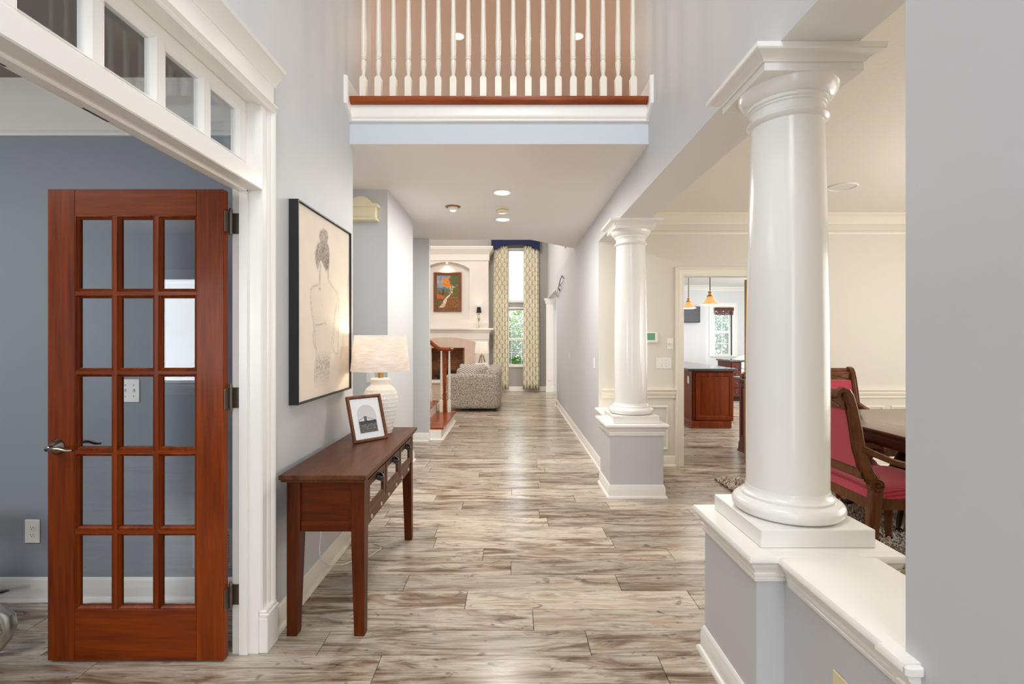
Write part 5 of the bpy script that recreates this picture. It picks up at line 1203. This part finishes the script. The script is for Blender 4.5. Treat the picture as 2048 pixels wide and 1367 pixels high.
def pendant(x, y, zr, r, label):
    t = thing('pendant_lamp', label, 'lamp', (x, y, zr), 0, 'brass pendants over the island')
    sh = MB(); s = r/.155
    prp = [(.155, 0), (.150, .006), (.125, .024), (.095, .050), (.068, .085), (.052, .110), (.046, .125), (.050, .130), (.050, .140), (.036, .145)]
    sh.lathe([(a*s, z*s) for a, z in prp]+[(a*s-.003, z*s) for a, z in reversed(prp)], n=36, caps=False); sh.build('metal_shade', M_BRASS, t, world=False)
    MB().lathe([(.030*s, .14*s), (.034*s, .155*s), (.026*s, .165*s), (.026*s, .185*s), (.032*s, .19*s), (.032*s, .20*s), (.014*s, .215*s), (0, .22*s)], n=20).build('socket', M_BRASS, t, world=False)
    MB().lathe([(.150*s, .002), (.10*s, -.012*s), (0, -.018*s), (0, .004), (.14*s, .008)], n=32).build('opal_diffuser', glow('opal_glass', (255, 246, 230), 2.2) if 'opal_glass' not in MATS else MATS['opal_glass'], t, world=False)
    MB().tube([(0, 0, .2*s), (0, 0, H-zr)], .010, 8).build('rod', M_BRONZE, t, world=False); MB().lathe([(.06, H-zr-.025), (.06, H-zr), (0, H-zr), (0, H-zr-.03)], n=20).build('canopy', M_BRONZE, t, world=False)
pendant(3.145, 7.9, 1.925, .158, 'brass cone pendant lamp over the near end of the island')
pendant(3.34, 9.4, 1.955, .145, 'brass cone pendant lamp farther along the island, half behind the casing')
tag(MB().lathe([(0, 0), (.1, 0), (.11, -.012), (.09, -.02), (0, -.02)], (4.1, 10.5, H), 28).build('recessed_light', MATS['downlight_white'], None), 'recessed light in the kitchen ceiling beyond the pendants', 'light')
for i in range(1): pass

# ================================================================== DINING ROOM
t = thing('ceiling_speaker', 'round flat white speaker grille in the dining room ceiling', 'speaker', (2.95, 4.45, H))
MB().lathe([(.12, -.0005), (.12, -.006), (.108, -.010), (.106, -.004), (.106, -.0005)], n=36, caps=False).build('trim_ring', M_TRIM, t, world=False); MB().lathe([(0, -.005), (.106, -.005), (.106, -.001), (0, -.001)], n=32).build('grille', plain('speaker_white', (226, 228, 226), .6), t, world=False)
# shag rug: woven backing plus thousands of tufts
M_SHAG = plain('shag_pile', (150, 136, 120), .95); mm_ = M_SHAG; nt = mm_.node_tree; N = nt.nodes; LL = nt.links
at = N.new('ShaderNodeAttribute'); at.attribute_name = 'tone'; cr = N.new('ShaderNodeValToRGB'); e = cr.color_ramp.elements
e[0].color = (*lin((158, 134, 106)), 1); e[1].color = (*lin((246, 242, 238)), 1); e.new(.35).color = (*lin((214, 194, 166)), 1); e.new(.7).color = (*lin((242, 238, 234)), 1); LL.new(at.outputs['Fac'], cr.inputs[0]); LL.new(cr.outputs[0], N['Principled BSDF'].inputs['Base Color'])
rx0, rx1, ry0, ry1 = 1.985, 4.6, 1.75, 4.95
t = thing('shag_rug', 'shaggy grey brown rug under the dining table and chairs', 'rug', ((rx0+rx1)/2, (ry0+ry1)/2, 0))
MB().box(rx0+.02, rx1-.02, ry0+.02, ry1-.02, .0012, .010).build('rug_backing', plain('rug_backing', (110, 94, 76), .9), t)
m = MB(); tones = []; vs = []; fs = []; rr = random.Random(3)
NT = 21000
for i in range(NT):
    x = rx0+.02+rr.random()*(min(rx1, 3.5)-rx0-.04); y = ry0+.02+rr.random()*(ry1-ry0-.04)
    a = rr.random()*2*PI; l = .02+.03*rr.random(); w_ = .0045+.003*rr.random(); h = .022+.022*rr.random()
    dx, dy = math.cos(a), math.sin(a); n0 = len(vs)
    vs += [(x-dy*w_, y+dx*w_, .009), (x+dy*w_, y-dx*w_, .009), (x+dx*l*.5+dy*w_, y+dy*l*.5-dx*w_, h), (x+dx*l*.5-dy*w_, y+dy*l*.5+dx*w_, h), (x+dx*l, y+dy*l, h*.75)]
    fs += [(n0, n0+1, n0+2, n0+3), (n0+3, n0+2, n0+4)]
    tn = min(1, max(0, .45+.9*noise.noise((x*3.1, y*3.1, 5))*.5+.30*rr.uniform(-1, 1))); tones += [tn, tn]
me = bpy.data.meshes.new('pile'); me.from_pydata([Vector(v)-t.location for v in vs], [], fs); me.materials.append(M_SHAG)
a = me.attributes.new('tone', 'FLOAT', 'FACE'); a.data.foreach_set('value', tones)
o = bpy.data.objects.new('pile', me); COL.objects.link(o); o.parent = t; o['kind'] = 'stuff'
RZ = .012   # furniture stands in the pile
# dining table
t = thing('dining_table', 'long dark dining table with pale glossy top on the shag rug', 'table', (3.06, 3.2, RZ))
X0, X1, Y0, Y1 = 2.53, 3.59, 1.95, 4.47
rbox(X0, X1, Y0, Y1, .728, .762, .012, 2).build('table_top', W_DTABLE, t)
MB().sweep([(X0, Y0), (X0, Y1), (X1, Y1), (X1, Y0)], [(.0, .762), (.006, .756), (.006, .745), (-.002, .738), (-.006, .732), (-.001, .715), (.002, .69), (-.004, .665), (-.014, .655), (-.05, .652), (-.05, .727), (0, .727)], closed=True).build('table_rim', W_DTRIM, t)
MB().box(X0+.05, X1-.05, Y0+.05, Y1-.05, .66, .727).build('apron', W_DTRIM, t)
for yc in (2.7, 3.85):
    MB().lathe([(.16, .10), (.13, .13), (.06, .18), (.075, .24), (.12, .32), (.13, .38), (.09, .46), (.06, .52), (.10, .58), (.16, .65), (.16, .661)], (3.06, yc, 0), 28).build('pedestal', W_DTRIM, t)
    for k in range(4):
        a = PI/4+k*PI/2; u = Vector((math.cos(a), math.sin(a), 0)); c0 = Vector((3.06, yc, 0))
        MB().tube([c0+u*.08+Vector((0, 0, .15)), c0+u*.2+Vector((0, 0, .16)), c0+u*.32+Vector((0, 0, .10)), c0+u*.40+Vector((0, 0, .045)), c0+u*.44+Vector((0, 0, RZ+.026))], [.04, .038, .032, .026, .024], 10).build('foot', W_DTRIM, t)
# armchairs
m, nt, N, LL, bs = nodes_of('red_stripe_cloth'); tcn = N.new('ShaderNodeTexCoord'); wv_ = N.new('ShaderNodeTexWave'); wv_.bands_direction = 'Y'; wv_.inputs['Scale'].default_value = 26; wv_.inputs['Distortion'].default_value = .4
LL.new(tcn.outputs['Object'], wv_.inputs['Vector']); cr = N.new('ShaderNodeValToRGB'); cr.color_ramp.elements[0].color = (*lin((142, 20, 44)), 1); cr.color_ramp.elements[1].color = (*lin((204, 44, 78)), 1)
LL.new(wv_.outputs['Fac'], cr.inputs[0]); LL.new(cr.outputs[0], bs.inputs['Base Color']); bs.inputs['Roughness'].default_value = .7; bs.inputs['Sheen Weight'].default_value = .3
M_RED = MATS['red_stripe_cloth']
def spiral(cx, cz, r0, turns, n, y):
    return [(cx+(r0*(1-.8*i/n))*math.cos(PI*.9-2*PI*turns*i/n), y, cz+(r0*(1-.8*i/n))*math.sin(PI*.9-2*PI*turns*i/n)) for i in range(n+1)]
def armchair(loc, label, rz=0):
    """faces local +X; origin on the floor under the middle of the seat"""
    t = thing('dining_armchair', label, 'chair', loc, rz, 'carved armchairs at the dining table')
    hw = .285
    B = lambda b, nm, mt, p=t, sm=35: b.build(nm, mt, p, world=t, smooth=sm)
    # stile: rolled top, gentle S, ending in a scroll at the seat
    top = [(-.455, 1.045), (-.447, 1.075), (-.425, 1.087), (-.402, 1.078), (-.388, 1.05)]
    s_pts = top+[(-.366, .98), (-.345, .86), (-.325, .74), (-.300, .66), (-.268, .595), (-.232, .545), (-.21, .53)]
    sec = [(.020, .010), (.022, .013), (.024, .016), (.024, .018)]+[(.024, .024)]*2+[(.025, .028)]*3+[(.026, .031)]*2+[(.026, .028), (.022, .02)]
    for y in (-hw, hw):
        st = B(MB().bar([(x, y, z) for x, z in s_pts], [(a, b_) for a, b_ in sec], flat=(1, 0, .3)), 'stile', W_CHAIR)
        for off in (-.011, .011):   # reeding
            B(MB().tube([(x, y+off, z) for x, z in s_pts[3:]], [(.0075, b_+.006) for a, b_ in sec[3:]], 8), 'reeding', W_CHAIR, st)
        sc = MB(); sc.tube(spiral(-.232, .530, .046, 1.7, 30, y), [(.0115*(1-.5*i/30), .034) for i in range(31)], 8, flat=(0, 1, 0)); sc.lathe([(0, -.022), (.038, -.020), (.038, .020), (0, .022)], (-.232, y, .530), 18, 'y'); sc.lathe([(0, -.036), (.010, -.034), (.010, .034), (0, .036)], (-.232, y, .535), 12, 'y')
        B(sc, 'scroll', W_CHAIR, st)
        # sabre rear leg
        B(MB().bar([(-.225, y, .52), (-.236, y, .42), (-.245, y, .30), (-.262, y, .15), (-.295, y, .002)], [(.026, .034), (.026, .034), (.024, .031), (.022, .026), (.020, .022)], flat=(1, 0, 0)), 'leg', W_CHAIR)
        # turned front leg
        B(MB().lathe([(.018, .002), (.022, .03), (.017, .045), (.024, .055), (.020, .07), (.027, .20), (.032, .31), (.026, .325), (.034, .335), (.034, .36), (.03, .40)], (.27, y*.97, 0), 16), 'leg', W_CHAIR)
        arm = [(-.345, y, .752), (-.315, y*1.02, .748), (-.25, y*1.06, .718), (-.15, y*1.12, .675), (-.02, y*1.16, .642), (.10, y*1.15, .628), (.19, y*1.10, .632), (.235, y*1.07, .622), (.245, y*1.06, .597), (.225, y*1.06, .580)]
        B(MB().bar(arm, [(.018, .020), (.021, .020), (.024, .018), (.025, .017), (.025, .017), (.026, .018), (.028, .02), (.026, .018), (.022, .016), (.016, .012)]), 'arm', W_CHAIR)
        B(MB().bar([(.215, y*1.07, .60), (.16, y*1.08, .56), (.15, y*1.06, .51), (.19, y*1.02, .45), (.22, y, .42)], (.018, .018)), 'arm_support', W_CHAIR)
    # crest: rolled rail, flat carved panel and crossing strips
    B(MB().tube([(-.430, -hw, 1.066), (-.430, -.15, 1.066), (-.430, .15, 1.066), (-.430, hw, 1.066)], [.024]*4, 16), 'crest_roll', W_CHAIR)
    cb = B(MB().bar([(-.395, -hw, 1.015), (-.395, hw, 1.015)], (.014, .042)), 'crest_rail', W_CHAIR)
    x_ = MB()
    for a, b_ in ((-.25, -.02), (-.02, -.25), (.02, .25), (.25, .02)): x_.tube([(-.378, a, .985), (-.386, b_, 1.048)], .007, 8); x_.tube([(-.408, a, .985), (-.412, b_, 1.048)], .007, 8)
    B(x_, 'crest_strips', W_CHAIR, cb)
    B(MB().bar([(-.296, -hw, .60), (-.296, hw, .60)], (.016, .034)), 'lower_back_rail', W_CHAIR)
    bp_ = MB(); bp_.loft([[Vector(p) for p in ((-.325, -hw+.02, .63), (-.325, hw-.02, .63), (-.395, hw-.02, .98), (-.395, -hw+.02, .98))], [Vector(p) for p in ((-.285, -hw+.03, .64), (-.285, hw-.03, .64), (-.352, hw-.03, .972), (-.352, -hw+.03, .972))]])
    B(bp_, 'backrest', M_RED)
    sr = MB()
    pl = [(-.25, -.27), (-.25, .27), (.20, .30), (.29, .26), (.315, .0), (.29, -.26), (.20, -.30)]
    sr.prism(pl, .385, .452); B(sr, 'seat_rail', W_CHAIR)
    def cush(u, v):
        x = -.255+.57*u; e = 1-((u-.5)*2)**4; w_ = (.275+.03*min(1, u*1.6)) if u < .85 else .305-.05*((u-.85)/.15)
        y = (v-.5)*2*w_; return (x, y, .452+.075*max(0, (1-abs(2*u-1)**5)*(1-abs(2*v-1)**5))**.5)
    cu = sheet(20, 20, cush); B(cu, 'seat_cushion', M_RED, t, 70)
    nl = MB()
    for i in range(44):
        f = i/43; y = -.29+.58*f; nl.lathe([(0, 0), (.004, 0), (.003, .002), (0, .003)], (.2+.115*(1-(2*f-1)**2)**.5 if abs(2*f-1) < 1 else .2, y, .4525), 6)
    B(nl, 'nail_trim', M_BRASS)
    return t
ch = armchair((2.345, 3.19, RZ), 'red striped carved armchair with scrolled side, at the table behind the near column')
copy_thing(ch, (2.40, 3.93, RZ), 0, 'second red armchair tucked under the long side of the dining table')
copy_thing(ch, (3.06, 4.52, RZ), -PI/2, 'red armchair with lattice crest at the head of the dining table')

# ================================================================== OUTSIDE
wall('ground', 'green lawn outside the windows', -12, 16, 13.6, 40, -.4, -.3, plain('lawn', (112, 150, 76), .95, bscale=3, var=.3))
def leaf_mat(name, dark, light):
    m, nt, N, LL, bs = nodes_of(name); at = N.new('ShaderNodeAttribute'); at.attribute_name = 'tone'
    cr = N.new('ShaderNodeValToRGB'); cr.color_ramp.elements[0].color = (*lin(dark), 1); cr.color_ramp.elements[1].color = (*lin(light), 1)
    LL.new(at.outputs['Fac'], cr.inputs[0]); LL.new(cr.outputs[0], bs.inputs['Base Color']); bs.inputs['Roughness'].default_value = .6
    tl = N.new('ShaderNodeBsdfTranslucent'); LL.new(cr.outputs[0], tl.inputs[0]); mx = N.new('ShaderNodeMixShader'); mx.inputs[0].default_value = .4
    LL.new(bs.outputs[0], mx.inputs[1]); LL.new(tl.outputs[0], mx.inputs[2]); LL.new(mx.outputs[0], N['Material Output'].inputs[0]); return m
LEAF = leaf_mat('summer_leaves', (44, 78, 28), (128, 164, 74)); LEAF2 = leaf_mat('spruce_leaves', (38, 70, 50), (108, 142, 106))
BARK = plain('bark', (92, 76, 60), .9, bump=.6, bscale=20)
def tree(x, y, r, zc, rz_, n, label, mat, seed):
    t = thing('garden_tree', label, 'tree', (x, y, -.3)); R = random.Random(seed)
    tr = MB(); tr.tube([(0, 0, 0), (.03, .02, zc*.5), (0, 0, zc)], [.09, .07, .03], 9)
    for k in range(6):
        a = k*1.05; tr.tube([(.02, .01, zc*(.4+.08*k)), (r*.6*math.cos(a), r*.6*math.sin(a), zc*(.6+.09*k))], [.03, .01], 6)
    tr.build('trunk', BARK, t, world=False)
    vs = []; fs = []; tn = []
    for i in range(n):
        u = Vector((R.gauss(0, 1), R.gauss(0, 1), R.gauss(0, 1))).normalized(); q = R.random()**.4
        lump = 1+.35*noise.noise(u*2.3+Vector((seed, 0, 0)))
        p = Vector((u.x*r*q*lump, u.y*r*q*lump, zc+.0+u.z*rz_*q*lump)); p.z = max(.05, p.z)
        d = Vector((R.uniform(-1, 1), R.uniform(-1, 1), R.uniform(-1, .4))).normalized(); e = d.cross(Vector((R.uniform(-1, 1), R.uniform(-1, 1), R.uniform(-1, 1)))).normalized()
        l, w_ = R.uniform(.05, .09), R.uniform(.02, .035); k = len(vs)
        vs += [p, p+d*l*.5+e*w_, p+d*l, p+d*l*.5-e*w_]; fs.append((k, k+1, k+2, k+3)); tn.append(max(0, min(1, .25+.55*q*max(0, u.z*.5+.5)+R.uniform(-.2, .3))))
    me = bpy.data.meshes.new('foliage'); me.from_pydata(vs, [], fs); me.materials.append(mat); a = me.attributes.new('tone', 'FLOAT', 'FACE'); a.data.foreach_set('value', tn)
    o = bpy.data.objects.new('foliage', me); COL.objects.link(o); o.parent = t; o['kind'] = 'stuff'
tree(.1, 16.6, 1.15, 1.45, 1.35, 9000, 'bushy light green tree outside the tall living room window', LEAF, 1)
tree(2.6, 19.6, 1.3, 2.0, 1.6, 5000, 'green tree farther off behind the living room window', LEAF, 2)
tree(7.55, 17.4, 1.5, 2.0, 2.1, 11000, 'blue green tree close outside the kitchen window', LEAF2, 3)
tree(10.2, 22.5, 1.8, 2.4, 2.4, 5000, 'tree standing deeper in the garden beyond the kitchen window', LEAF2, 4)
